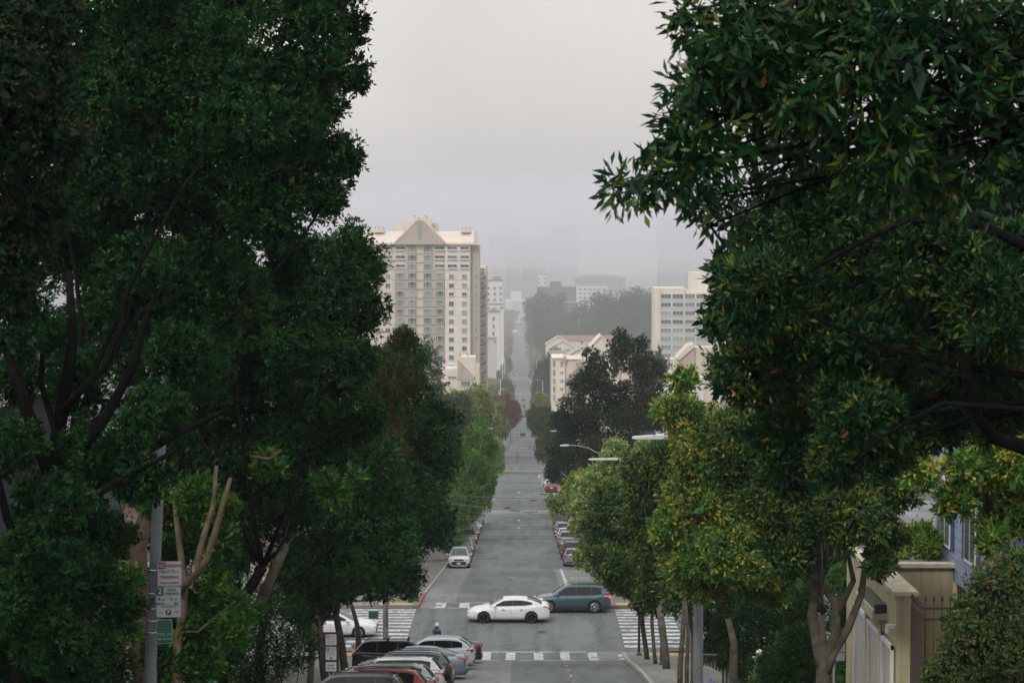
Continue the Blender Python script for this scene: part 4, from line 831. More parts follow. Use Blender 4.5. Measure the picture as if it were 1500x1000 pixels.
def simple(label, d, x0, x1, ytop, depth, m, rows=0, cols=0, ww=3, wh=3, roof=None, r0=None, rp=None, name='building', cat='building', gl=None, kind='plain', margin=.12, ybot=None, group=None):
    b = Bld(label, (x0 + x1) / 2, d, cat, group, name)
    b.box('wall', m, x0, ytop, x1, ytop + 5, 0, depth, z0=-2)
    b.box('roof', roof or ROOFT, x0 - .4, ytop - .8, x1 + .4, ytop, -.4, depth + .4)
    for j in range(rows):
        for i in range(cols):
            px = x0 + (x1 - x0) * (margin + (1 - 2 * margin) * (i / max(1, cols - 1)) if cols > 1 else .5)
            b.win(px, (r0 or ytop + wh * 1.5) + j * (rp or wh * 2), ww, wh, -.02, kind, gl=gl)
    return b
b = simple('white office block with small square windows beside the glazed bays', 1180, 713, 736, 411, 14, WHITEB, 5, 3, 3, 4, r0=422, rp=8.5, gl=GLD)
b.box('penthouse', MIDB, 722, 405, 734, 410, 3, 9)
simple('cream stepped building right below the white office block', 1120, 712, 738, 446, 14, CREAML, 1, 3, 4, 3, r0=451)
b = simple('plain white gabled building with two narrow windows at the hazy tree row', 1060, 713, 733, 457, 16, WHITEB, 3, 1, 3, 6, r0=467, rp=11, gl=GLD)
g7 = [b.loc(a, c, a + 1, c + 1) for a, c in ((713, 457), (723, 451), (733, 457))]; mb = MB(); mb.prism([(q[0], q[3]) for q in g7], -.3, 16, 'y'); mb.build('gable', MIDB, b.root)
simple('grey house with sloping roof between the tower and the tree row', 980, 712, 727, 496, 10, GREYB, 1, 2, 3, 3, gl=GLD, name='house', cat='house')
b = Bld('hazy pale courthouse with a colonnade at the far end of the street', 760, 1960); b.box('wall', WHITEB, 741, 440, 779, 470, 0, 30, z0=-2); b.box('penthouse', WHITEB, 748, 428, 764, 440, 6, 24); b.box('roof', GREYB, 750, 440, 779, 450, -1, 0)
for i in range(9): b.box('column', WHITEB, 762 + i * 2, 452, 763 + i * 2, 468, -3, -1.6)
b.box('entablature', WHITEB, 760, 450, 780, 452, -3.2, 0)
b = simple('dark glass office block rising behind the huge hazy tree', 1420, 787, 844, 421, 30, DARKB, 6, 5, 8, 4, r0=429, rp=8, gl=GLD); b.box('penthouse', DARKB, 806, 413, 823, 421, 6, 20)
simple('teal glass building half hidden by the park trees', 1380, 826, 845, 444, 20, glassmat('glass_teal', (.06, .09, .1), (.14, .17, .18)), 4, 3, 5, 3, r0=449, rp=7)
b = simple('long hazy grey office building behind the park trees', 1900, 843, 916, 408, 40, MIDB, 4, 10, 5, 3, r0=414, rp=6, gl=GLD); b.box('penthouse', MIDB, 850, 404, 905, 408, 6, 30)
simple('pale stepped building in front of the long hazy office building', 1700, 845, 890, 418, 30, WHITEB, 3, 6, 5, 2.6, r0=424, rp=6, gl=GLD)
simple('hazy dark mid-rise slab at the foot of the misty towers', 2130, 740, 787, 408, 25, MIDB, 6, 8, 3, 3, r0=410, rp=6, gl=GLD)
b = simple('hazy pale mid-rise block between the misty towers', 1650, 788, 800, 402, 20, WHITEB, 6, 2, 3, 3, r0=408, rp=6, gl=GLD)
# towers lost in the cloud base
for lb, d, x0, x1, m, nf in (('misty residential tower fading into the cloud, nearest the gabled tower', 2190, 716, 741, GREYB, 7), ('misty residential tower with pale window columns fading into the cloud', 2240, 742, 762, WHITEB, 8), ('broad misty tower fading into the cloud above the dark slab', 2300, 763, 800, GREYB, 9),
                         ('misty ribbed tower fading into the cloud above the dark glass block', 2250, 801, 846, GREYB, 12), ('huge misty dark tower fading into the cloud behind the slab building', 2250, 966, 1075, MIDB, 14)):
    ty = {716: 346, 742: 338, 763: 350, 801: 330, 966: 318}[x0]; b = Bld(lb, (x0 + x1) / 2, d, 'tower', name='misty_tower'); b.box('wall', m, x0, ty, x1, ty + 5, 0, 35, z0=-2)
    for i in range(nf): px = x0 + (x1 - x0) * (i + .5) / nf; b.box('facade_rib', GREYB, px - .3, ty + 1, px + .3, ty + 5, -1.2, 0, z0=0)
# houses among the trees
ROOFS = [mat(f'shingle_{i}', c, .9, var=.2, scale=.6) for i, c in enumerate(((.30, .25, .21), (.40, .36, .31), (.22, .20, .2), (.33, .22, .16)))]
def house(label, px, d, wid, ytop, roofh, m, rm, depth=10, gable=True, group=None, name='house', nw=2):
    """gable faces the camera"""
    b = Bld(label, px, d, 'house', group, name); h = P(px, ytop, d).z - gz(d) ; mb = MB(); w = wid / 2
    if gable:
        mb.prism([(-w, -1), (w, -1), (w, h - roofh), (0, h - .15), (-w, h - roofh)], 0, depth, 'y'); mb.build('wall', m, b.root); mb = MB()
        for s_ in (-1, 1):
            ov = .35; mb.prism([(0, h - .1), (s_ * (w + ov), h - roofh - ov * roofh / w), (s_ * (w + ov), h - roofh - ov * roofh / w + .25), (0, h + .2)], -ov, depth + ov, 'y')
    else:
        mb.box(-w, w, 0, depth, -1, h - roofh); mb.build('wall', m, b.root); mb = MB()
        mb.prism([(-.4, h - roofh), (depth / 2, h), (depth + .4, h - roofh), (depth / 2, h - .4 - roofh * .05)], -w - .4, w + .4, 'x')
    mb.build('roof', rm, b.root); k = MPP(d)
    for j in range(2):
        for i in range(nw):
            o = b.win(px + (i - (nw - 1) / 2) * (wid / (nw + .3)) / k, ytop + (roofh + .9 + j * 3.0) / k, 1.5 / k, 1.5 / k, -.02, 'split', gl=GLD)
    return b
house('house with a pale fan of gables beyond the brown trees of the far kerb', 818, 900, 11, 493, 3.4, CREAML, ROOFS[1])
house('second pale gabled house lower beside the fan of gables', 824, 860, 10, 499, 3.2, CREAML, ROOFS[1])
house('long low house with a brown roof below the park trees', 862, 980, 27, 492, 2.2, CREAM, ROOFR, 14, False, nw=4)
house('little white gabled house beside the plum tinted tree top', 847, 620, 8, 512, 2.5, WHITEB, ROOFS[1])
house('flat pinkish house behind the dark round pine', 832, 700, 12, 514, 1.0, mat('stucco_pink', (.48, .38, .33), .85, var=.06), ROOFS[2], 10, False)
house('cream house with a steep pale roof behind the plum tree', 880, 480, 15, 492, 8, CREAML, ROOFC)
for i in range(34):
    d = 540 + i * 40 + rng.uniform(-12, 12); s_ = 1 if i % 2 else -1; X = s_ * rng.uniform(19, 30 + d * .02)
    if s_ < 0 and d < 980: continue
    px = 762 + (X - CX) / d * F; h = rng.uniform(7, 10.5); yt = VY + (CZ - gz(d) - h) / d * F
    house('hazy low house in the rows far down the hill', px, d, rng.uniform(8, 13), yt, rng.uniform(1.5, 3), rng.choice((CREAM, CREAML, WHITEB, GREYB, TAUPE)), rng.choice(ROOFS), 12, rng.random() < .6, group='hazy low houses far down the hill')
# row houses standing behind the kerb trees of the near blocks
def rowhouse(side, d0, wid, h, m, label, set_=0.0):
    X = side * (10.6 + set_) if side < 0 else 11.6 + set_; b = empty('row_house', (X, d0, gz(d0 + wid / 2)), 0, label, 'house'); z0 = -4; dep = 9 * side
    mb = MB(); xa, xb = sorted((0, dep)); mb.box(xa, xb, 0, wid, z0, h); mb.build('wall', m, b)
    mb = MB(); mb.box(xa - .3, xb + .3, -.15, wid + .15, h, h + .35); mb.build('roof', ROOFT, b)
    mb = MB(); mb.box(min(-.35 * side, 0), max(-.35 * side, 0), 0.2, wid - .2, h - .7, h - .3); mb.build('cornice', FRAMEW, b)
    for j in range(int(h // 3.2)):
        for i in range(max(1, int(wid // 2.6))):
            y = 1.2 + i * 2.4; z = .9 + j * 3.1
            if y + 1 > wid: continue
            f = MB(); e1 = -.08 * side; f.box(min(e1, .02 * side), max(e1, .02 * side), y - .65, y + .65, z, z + 1.6); fo = f.build('window', FRAMEW, b)
            f = MB(); e1, e2 = sorted((-.10 * side, -.085 * side)); f.box(e1, e2, y - .55, y + .55, z + .1, z + 1.5); f.build('pane', GLD, fo)
    return b
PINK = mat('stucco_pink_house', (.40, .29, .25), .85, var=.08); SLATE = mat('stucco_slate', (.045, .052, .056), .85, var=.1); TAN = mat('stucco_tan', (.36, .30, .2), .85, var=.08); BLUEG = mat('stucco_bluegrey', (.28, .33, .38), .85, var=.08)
side_cols = [(PINK, 'pink'), (WHITEB, 'white'), (TAN, 'tan'), (GREYB, 'pale grey'), (BLUEG, 'blue grey')]
dd = 26.0; k = 0
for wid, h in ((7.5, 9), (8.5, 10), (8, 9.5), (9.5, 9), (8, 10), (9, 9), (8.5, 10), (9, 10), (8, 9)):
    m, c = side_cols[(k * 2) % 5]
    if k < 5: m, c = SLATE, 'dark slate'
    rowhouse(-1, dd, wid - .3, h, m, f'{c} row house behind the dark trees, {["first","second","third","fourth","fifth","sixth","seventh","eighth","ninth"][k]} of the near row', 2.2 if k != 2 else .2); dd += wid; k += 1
dd = 62.0
for k, (wid, h) in enumerate(((10, 7), (11, 8), (11, 9), (10, 8))):
    m, c = ((SLATE, 'dark slate'), (TAN, 'tan'), (BLUEG, 'blue grey'), (SLATE, 'slate'))[k]; rowhouse(1, dd, wid - .3, h - 2, m, f'{c} house in the dark garden opposite, {["first","second","third","fourth"][k]} beyond the yellow garage', 5.5); dd += wid
for s_ in (-1, 1):
    dd = 136.0
    for k in range(11):
        wid = rng.uniform(9, 13); h = rng.uniform(8, 11) if s_ < 0 else rng.uniform(4.5, 6); m, c = side_cols[(k + (s_ > 0)) % 5]
        if k in (10,): continue
        rowhouse(s_, dd, wid - .4, h, m, f'{c} house behind the trees of the second block, {["first","second","third","fourth","fifth","sixth","seventh","eighth","ninth","tenth"][k]} {"on the lamp side" if s_ > 0 else "on the green cabinet side"}', .8 + 3 if s_ > 0 else .2); dd += wid

# yellow garage, fence and blue house
YEL = mat('stucco_yellow', (.44, .39, .24), .9, var=.1, scale=1.6, bump=.4, bscale=60, streak=(5, .45, .72)); YELT = mat('trim_cream', (.50, .46, .34), .8, var=.08, streak=(6, 1.5, .75)); YELL = mat('stucco_pale_yellow', (.48, .43, .30), .85, var=.05)
DOORW = mat('garage_door_white', (.46, .45, .42), .6, var=.05); IRON = mat('iron_rust', (.06, .035, .03), .6, var=.4, scale=8); BLUEH = mat('clapboard_lavender_blue', (.25, .30, .41), .75, var=.06); BLUET = mat('shutter_navy', (.04, .075, .14), .6)
gx0, gd0, gd1, gtop = 9.05, 47.0, 54.2, 15.15; gg = gz(50)
ga = empty('garage', (gx0, gd0, gg), 0, 'pale yellow garage with three tall white doors and sloping trim', 'garage'); H_ = gtop - gg
mb = MB(); mb.box(0, .44, 0, 3.999, -2.6, H_); mb.box(0, 2.15, 4, gd1 - gd0, -2.6, H_ - .002); mb.build('wall', YEL, ga)
mb = MB(); mb.box(-.08, .5, -.06, 3.87, H_, H_ + .1); mb.box(-.08, 2.2, 3.88, 4.2, H_, H_ + .1); mb.box(-.08, .2, 4.205, gd1 - gd0 + .05, H_, H_ + .1); mb.build('parapet', YELT, ga)
mb = MB(); mb.box(.21, 2.14, 4.21, gd1 - gd0 - .02, H_ + .001, H_ + .03); mb.build('roof', ROOFT, ga)
for i, (y0, y1, zt) in enumerate(((.12, 1.3, 3.58), (1.6, 3.2, 3.6), (3.6, 5.3, 3.62))):
    mb = MB(); mb.box(-.05, .02, y0, y1, -2.5, zt); dr = mb.build('door', DOORW, ga)
    mb = MB(); mb.box(-.12, -.052, y0 - .1, y0, -2.5, zt + .1); mb.box(-.12, -.052, y1, y1 + .1, -2.5, zt + .1); mb.box(-.13, -.052, y0 - .1, y1 + .1, zt, zt + .1); mb.build('door_frame', FRAMEW, dr)
    for j in range(14):
        f = MB(); f.box(-.085, -.052, y0 + .04, y0 + .42, -2.3 + j * .42, -2.3 + j * .42 + .39); f.build('panel', YELT, dr)
    if i == 1: f = MB(); f.box(-.12, -.052, y0 + 1.0, y0 + 1.14, 1.2, 1.5); f.build('handle', mat('handle_grey', (.2, .2, .2), .5), dr)
for y in (1.45, 3.4):
    mb = MB(); mb.tube([(-.12, y, -2.5), (-.12, y, 4.1)], .045, 8); mb.build('drainpipe', YELT, ga)
mb = MB(); mb.box(-.35, 0, 1.2, 3.7, 4.05, 4.2); mb.box(-.35, -.3, 1.2, 3.7, 4.2, 4.3); mb.build('canopy', YELT, ga); mb = MB(); mb.box(-.29, -.01, 1.25, 3.65, 4.21, 4.42); mb.build('canopy_glass', mat('canopy_dark', (.03, .045, .04), .3), ga)
lamp_o = MB(); lamp_o.lathe([(.02, 0), (.06, .04), (.05, .16), (.01, .2)], 10, (-.16, .25, 3.9)); lamp_o.box(-.2, 0, .2, .3, 4.05, 4.13); lamp_o.build('wall_lamp', FRAMEW, ga)
fz = gz(46.4)
fe = empty('iron_fence', (9.35, 46.4, fz), 0, 'rusty brown iron fence with spear tips between the yellow garage and the bush', 'fence'); top = 15.15 - fz
mb = MB(); mb.box(0, 3.2, -.02, .02, top - .45, top - .40); mb.box(0, 3.2, -.02, .02, top - .2, top - .15); mb.box(0, 3.2, -.02, .02, -.2, -.1); mb.build('rail', IRON, fe)
bar = MB(); bar.tube([(0, 0, -.6), (0, 0, top)], .016, 6); bar.lathe([(.03, top), (.035, top + .03), (.001, top + .14)], 6); barm = bar.mesh('bar', IRON)
for i in range(17): o = link('bar', barm, fe); o.location = (.06 + i * .19, 0, 0)
gt = empty('iron_gate', (9.32, 46.6, fz), 0, 'dark iron gate standing open edge on against the yellow wall', 'gate'); mb = MB(); mb.box(-.02, .02, -1.3, 0, -.6, top - .1); mb.build('panel', IRON, gt)
for i in range(8): o = link('bar', barm, gt); o.location = (0, -.05 - i * .17, .02)
bh = empty('house', (11.25, 44.6, gz(50)), 0, 'lavender blue house with navy shutters beside the yellow garage', 'house'); zb = 14.8 - gz(50)
mb = MB(); mb.box(0, 9, 0, 8.8, zb, 13); mb.build('wall', BLUEH, bh); mb = MB(); mb.box(.5, 9, .3, 8.5, -3, zb); mb.build('wall', YELL, bh)
for i in range(26):
    mb = MB(); z = zb + i * .28; mb.box(-.03, 0, 0, 8.8, z, z + .25)
    o = mb.build('board', BLUEH, bh)
for (y, z) in ((7.3, zb + .75), (4.4, zb + .75), (1.8, zb + .75), (7.3, zb + 3.9), (4.4, zb + 3.9), (1.8, zb + 3.9)):
    f = MB(); f.box(-.09, -.035, y - .62, y + .62, z, z + 1.75); fo = f.build('window', FRAMEW, bh)
    f = MB(); f.box(-.1, -.092, y - .54, y - .05, z + .08, z + 1.67); f.box(-.1, -.092, y + .05, y + .54, z + .08, z + 1.67); f.build('pane', GLD, fo)
    for q in (-.92, .64): f = MB(); f.box(-.08, -.035, y + q, y + q + .28, z, z + 1.75); f.build('shutter', BLUET, bh)
mb = MB(); mb.box(-.3, 9.2, -.2, 9, 13, 13.4); mb.build('roof', ROOFT, bh)
PLAST_ = mat('fence_black', (.014, .015, .015), .8)
# garden bits
for i, (px, py, d, lb) in enumerate(((1042, 957, 100, 'low dark fence panel behind the lamp pole'), (1088, 975, 87, 'dark fence panel with pale rail beside the leaning trunk'), (1130, 990, 77, 'dark gate post panel under the finial'))):
    p = P(px, py, d); b = empty('garden_fence', (p.x, d, gz(d)), 0, lb, 'fence'); h = p.z - gz(d); mb = MB(); mb.box(-.9, .9, -.03, .03, h - .06, h); mb.build('rail', mat('rail_pale', (.11, .12, .12), .7), b)
    for j in range(12): m_ = MB(); m_.box(-.88 + j * .155, -.80 + j * .155, -.02, .02, -.3, h - .06); m_.build('slat', PLAST_, b)
p = P(1112, 965, 82); b = empty('gate_post', (p.x, 82, gz(82)), 0, 'stone gate post topped with a round white finial', 'post'); mb = MB(); hh = p.z - gz(82); mb.box(-.2, .2, -.2, .2, -.3, hh); mb.box(-.26, .26, -.26, .26, hh, hh + .08); mb.build('post', KERB, b)
mb = MB(); mb.lathe([(.01, hh + .08), (.1, hh + .1), (.05, hh + .16), (.14, hh + .26), (.1, hh + .38), (.01, hh + .42)], 14); mb.build('finial', WHITEB, b)
# ------------------------------------------------------------------ vehicles
def paint(name, c, metal=.3, rough=.32): return mat('paint_' + name, c, rough, metal, var=.03, scale=1.5, coat=.6)
TYRE = mat('tyre_rubber', (.012, .012, .013), .8); RIMD = mat('rim_dark', (.03, .03, .033), .35, .7); RIMS = mat('rim_silver', (.42, .43, .45), .3, .8)
CGL = mat('car_glass', (.007, .010, .012), .08, spec=.35); CGL2 = mat('car_glass_light', (.03, .045, .05), .08, spec=.45); PLAST = mat('black_plastic', (.018, .018, .02), .6); REDL = mat('tail_lamp_red', (.38, .012, .02), .25, coat=.5); REDON = mat('tail_lamp_lit', (.5, .02, .02), .3, emit=((1, .05, .04), 1.6))
HEADL = mat('head_lamp', (.55, .57, .58), .12, spec=.8); HEADON = mat('head_lamp_lit', (.8, .8, .8), .2, emit=((1, .97, .9), 9.0)); PLATE = mat('number_plate', (.6, .6, .58), .5, var=.1, scale=20); CHROME = mat('chrome', (.5, .5, .52), .2, .9); AMBER = mat('amber', (.6, .22, .03), .3)
SPEC = {
 'sedan': dict(L=4.88, W=1.84, zr=1.44, wb=2.82, fo=.98, top=[(-2.44, .88), (-2.36, 1.04), (-2.2, 1.10), (-1.6, 1.12), (-1.0, 1.02), (.75, .97), (1.35, .92), (2.05, .80), (2.34, .66), (2.44, .54)], A=(1.12, .98), B=(.32, 1.395), C=(-1.12, 1.385), D=(-1.98, 1.11), pil=[(-.29, -.22)], rear=-1.42, belt=.95, wr=.335),
 'suv':   dict(L=4.70, W=1.86, zr=1.68, wb=2.79, fo=.92, top=[(-2.35, .98), (-2.31, 1.10), (-2.1, 1.16), (-1.2, 1.10), (.9, 1.06), (1.4, 1.02), (2.0, .93), (2.27, .78), (2.35, .60)], A=(1.20, 1.06), B=(.40, 1.61), C=(-1.80, 1.60), D=(-2.24, 1.14), pil=[(-1.22, -1.15), (-.28, -.21)], rear=-1.80, belt=1.06, wr=.36),
 'hatch': dict(L=4.25, W=1.78, zr=1.50, wb=2.62, fo=.86, top=[(-2.12, .94), (-2.08, 1.02), (-1.9, 1.06), (-1.2, 1.02), (.8, .98), (1.25, .94), (1.85, .84), (2.06, .68), (2.12, .55)], A=(1.12, .98), B=(.30, 1.45), C=(-1.45, 1.44), D=(-2.02, 1.04), pil=[(-1.10, -1.04), (-.26, -.20)], rear=-1.6, belt=.98, wr=.32),
}
def car_meshes(kind):
    s = SPEC[kind]; L, W, wb, zr = s['L'], s['W'], s['wb'], s['zr']; xf = L / 2 - s['fo']; xr = xf - wb; wr = s['wr']; arch = wr + .055
    xs_ = sorted(set([round(v, 4) for v in list(np.linspace(-L / 2, L / 2, 39)) + [xf + arch * math.cos(a) for a in np.linspace(0, math.pi, 11)] + [xr + arch * math.cos(a) for a in np.linspace(0, math.pi, 11)] + [-L / 2 + .03, L / 2 - .03, -L / 2 + .09, L / 2 - .09]]))
    tx = [p[0] for p in s['top']]; tz = [p[1] for p in s['top']]
    def wid(x):
        u = abs(x) / (L / 2); return W / 2 * (1 - .22 * max(0, (u - .72) / .28) ** 2.4) if x > 0 else W / 2 * (1 - .16 * max(0, (u - .8) / .2) ** 2.4)
    def zlow(x):
        z = .23 + .10 * max(0, (abs(x) - (L / 2 - .5)) / .5)
        for xc in (xf, xr):
            if abs(x - xc) < arch: z = max(z, wr + math.sqrt(max(0, arch * arch - (x - xc) ** 2)) - .0)
        return z
    G_ = []
    for x in xs_:
        w = wid(x); zt = float(np.interp(x, tx, tz)); zl_ = min(zlow(x), zt - .12); sh = zt - .09 - .04 * (abs(x) < 1.5)
        ring = [(0, .2), (w * .80, .2 if zl_ < .4 else zl_), (w * .97, zl_), (w, max(zl_ + .02, .42 if zl_ < .42 else zl_ + .02)), (w * 1.0, max(zl_ + .03, min(.62, sh - .1))), (w * .985, max(zl_ + .04, sh - .06)), (w * .955, sh), (w * .90, zt - .03), (w * .80, zt), (w * .45, zt + .02), (0, zt + .028)]
        G_.append([(x, y, z) for y, z in ring] + [(x, -y, z) for y, z in ring[-2:0:-1]])
    n = len(G_[0]); mb = MB(); mb.add([p for r_ in G_ for p in r_], [(i * n + j, (i + 1) * n + j, (i + 1) * n + (j + 1) % n, i * n + (j + 1) % n) for i in range(len(G_) - 1) for j in range(n)] + [tuple(range(n)), tuple(range(len(G_) * n - 1, (len(G_) - 1) * n - 1, -1))], 0, True)
    for i_ in (-1, -2): mb.smooth[i_] = False
    # dark sills, bumpers and wheel wells
    def patch(i0, i1, j0, j1, off=.006, mi=0, dst=None):
        m = dst or MB()
        for sgn in (1, -1):
            vs_ = []
            for i in range(i0, i1 + 1):
                for j in range(j0, j1 + 1):
                    x, y, z = G_[i][j]; vs_.append((x + (off if x > L / 2 - .4 else (-off if x < -L / 2 + .4 else 0)), (y + off) * sgn, z + (off if j >= 8 else 0)))
            w_ = j1 - j0 + 1; m.add(vs_, [(a * w_ + b, a * w_ + b + 1, (a + 1) * w_ + b + 1, (a + 1) * w_ + b) for a in range(i1 - i0) for b in range(w_ - 1)], mi, True)
        return m
    idx = lambda x: min(range(len(xs_)), key=lambda i: abs(xs_[i] - x))
    # greenhouse
    A, B, C, D = s['A'], s['B'], s['C'], s['D']
    def zroof(x):
        q = [(D[0], D[1]), (D[0] + (C[0] - D[0]) * .5, D[1] + (C[1] - D[1]) * .60), C, (C[0] + .35, zr - .01), ((B[0] + C[0]) / 2, zr), (B[0] - .3, zr - .015), B, (B[0] + (A[0] - B[0]) * .5, B[1] + (A[1] - B[1]) * .46), A]
        return float(np.interp(x, [p[0] for p in q], [p[1] for p in q]))
    gxs = sorted(set([round(v, 3) for v in list(np.linspace(D[0], A[0], 26)) + [B[0], C[0], s['rear']] + [v for pr in s['pil'] for v in pr]]))
    cuts = {k: MB() for k in ('roof', 'windshield', 'rear_window', 'side_window_a', 'side_window_b', 'pillar')}
    rings = []
    for x in gxs:
        zt = zroof(x); zb = float(np.interp(x, tx, tz)) - .03; u = (zt - zb) / max(.1, zr - zb); hb = W / 2 * .885; ht = W / 2 * (.885 - .235 * max(0, u))
        lo = zb + .05; hi = max(lo + .002, zt - .11); hh = hb + (ht - hb) * min(1, (hi - zb) / max(.05, zt - zb)) if zt > zb + .05 else hb
        rings.append([(x, hb, zb), (x, hb - .005, min(lo, zt)), (x, hh if zt > lo + .05 else hb - .01, min(hi, zt)), (x, ht + .01, zt - .035 if zt > zb + .08 else zt), (x, ht * .93, zt), (x, ht * .5, zt + .02), (x, 0, zt + .028)])
    for i in range(len(rings) - 1):
        x = (gxs[i] + gxs[i + 1]) / 2
        for j in range(6):
            for sgn in (1, -1):
                q = [rings[i][j], rings[i][j + 1], rings[i + 1][j + 1], rings[i + 1][j]]
                q = [(a, b * sgn, c) for a, b, c in q]
                if j == 1 and s['rear'] < x < A[0] - .25: k = 'pillar' if any(a <= x <= b for a, b in s['pil']) else ('side_window_a' if sgn > 0 else 'side_window_b')
                elif j >= 4 and x > B[0] + .02: k = 'windshield'
                elif j >= 4 and x < C[0] - .02: k = 'rear_window'
                else: k = 'roof'
                cuts[k].add(q, [(0, 1, 2, 3)], 0, True)
    base_i = idx(-L / 2 + .02)
    out = {'body': mb, 'cuts': cuts}
    tr = MB(); patch(idx(xr + arch) + 1, idx(xf - arch) - 1, 2, 3, .006, 0, tr) if kind == 'suv' else None
    tr.box(L / 2 - .05, L / 2 + .012, -.62, .62, .28, .50 if kind != 'suv' else .60); tr.box(-L / 2 - .012, -L / 2 + .05, -.68, .68, .26, .42)
    if kind == 'suv': patch(0, idx(xr - arch) - 1, 2, 3, .008, 0, tr); patch(idx(xf + arch) + 1, len(xs_) - 1, 2, 3, .008, 0, tr)
    for xc in (xf, xr): tr.box(xc - arch + .02, xc + arch - .02, -W / 2 + .16, W / 2 - .16, .16, wr + .2)
    out['trim'] = tr
    hl = MB(); patch(idx(L / 2 - .52), idx(L / 2 - .06), 5, 7, .008, 0, hl); hl.box(L / 2 - .12, L / 2 + .012, .50, .74, .60 if kind != 'suv' else .72, .70 if kind != 'suv' else .84); hl.box(L / 2 - .12, L / 2 + .012, -.74, -.50, .60 if kind != 'suv' else .72, .70 if kind != 'suv' else .84); out['headlight'] = hl
    tl = MB(); zt_ = {'sedan': (.80, .95), 'suv': (.90, 1.05), 'hatch': (.84, .98)}[kind]; patch(idx(-L / 2 + .05), idx(-L / 2 + .34), 5, 6, .010, 0, tl)
    for sg in (1, -1): tl.box(-L / 2 - .016, -L / 2 + .1, min(sg * .48, sg * .80), max(sg * .48, sg * .80), *zt_)
    out['taillight'] = tl
    gr = MB(); gr.box(L / 2 - .04, L / 2 + .02, -.42, .42, .52 if kind != 'suv' else .66, .60 if kind != 'suv' else .80); out['grille'] = gr
    pl = MB(); pl.box(-L / 2 - .02, -L / 2, -.17, .17, .66, .82); out['number_plate'] = pl
    pf = MB(); pf.box(L / 2, L / 2 + .025, -.16, .16, .38, .5); out['front_plate'] = pf
    mr_ = MB()
    for sg in (1, -1): mr_.tube([(A[0] - .30, sg * (W / 2 * .88), s['belt'] + .03), (A[0] - .30, sg * (W / 2 + .04), s['belt'] + .06)], .03, 6); mr_.lathe([(.01, -.09), (.075, -.07), (.085, .03), (.05, .08), (.01, .09)], 8, (A[0] - .30, sg * (W / 2 + .12), s['belt'] + .08), 'x')
    out['mirror'] = mr_
    hd = MB()
    for sg in (1, -1):
        for x in ((-.85, .22) if kind != 'hatch' else (-.9, .2)): hd.box(x, x + .19, min(sg * (W / 2 - .02), sg * (W / 2 + .012)), max(sg * (W / 2 - .02), sg * (W / 2 + .012)), s['belt'] - .17, s['belt'] - .135)
    out['door_handle'] = hd
    sm = MB()
    for sg in (1, -1):
        for x in (.78, -.16, -1.02): sm.box(x - .004, x + .004, min(sg * (W / 2 - .03), sg * (W / 2 + .002)), max(sg * (W / 2 - .03), sg * (W / 2 + .002)), .33, s['belt'] - .08)
    out['door_gap'] = sm
    if kind == 'suv':
        rl = MB()
        for sg in (1, -1): rl.tube([(C[0] + .05, sg * .60, zr - .01), (C[0] + .2, sg * .60, zr + .06), (B[0] - .3, sg * .60, zr + .055), (B[0] - .1, sg * .60, zr - .02)], .017, 6)
        out['roof_rail'] = rl
    wt = MB(); wt.lathe([(wr * .62, -.10), (wr * .93, -.105), (wr, -.07), (wr, .07), (wr * .93, .105), (wr * .66, .10), (wr * .64, .02)], 24, (0, 0, 0), 'y', caps=False)
    rm = MB(); rm.lathe([(.01, .05), (wr * .2, .06), (wr * .22, .03)], 10, (0, 0, 0), 'y'); rm.lathe([(wr * .55, .09), (wr * .66, .10), (wr * .66, .02), (wr * .55, .02)], 20, (0, 0, 0), 'y', caps=False)
    for k in range(10):
        a = k * math.pi / 5 + (.09 if k % 2 else -.09) * 1.5; c_, s_ = math.cos(a), math.sin(a); w_ = .017
        rm.add([(c_ * .04 - s_ * w_, .055, s_ * .04 + c_ * w_), (c_ * .04 + s_ * w_, .055, s_ * .04 - c_ * w_), (c_ * wr * .6 + s_ * w_, .085, s_ * wr * .6 - c_ * w_), (c_ * wr * .6 - s_ * w_, .085, s_ * wr * .6 + c_ * w_),
                (c_ * .04 - s_ * w_, .02, s_ * .04 + c_ * w_), (c_ * .04 + s_ * w_, .02, s_ * .04 - c_ * w_), (c_ * wr * .6 + s_ * w_, .04, s_ * wr * .6 - c_ * w_), (c_ * wr * .6 - s_ * w_, .04, s_ * wr * .6 + c_ * w_)], [(0, 1, 2, 3), (0, 3, 7, 4), (1, 5, 6, 2)])
    dk = MB(); dk.lathe([(.01, 0), (wr * .62, 0)], 18, (0, .0, 0), 'y')
    me = {k: (v.mesh(k, PLAST) if isinstance(v, MB) else v) for k, v in out.items() if k != 'cuts'}
    for k, v in cuts.items(): me[k] = v.mesh(k.replace('_a', '').replace('_b', ''), PLAST if k == 'pillar' else CGL)
    me['tyre'] = wt.mesh('tyre', TYRE); me['rim'] = rm.mesh('rim', RIMS); me['disc'] = dk.mesh('brake_disc', PLAST)
    return me, dict(xf=xf, xr=xr, wr=wr, W=W)
_cm = {}
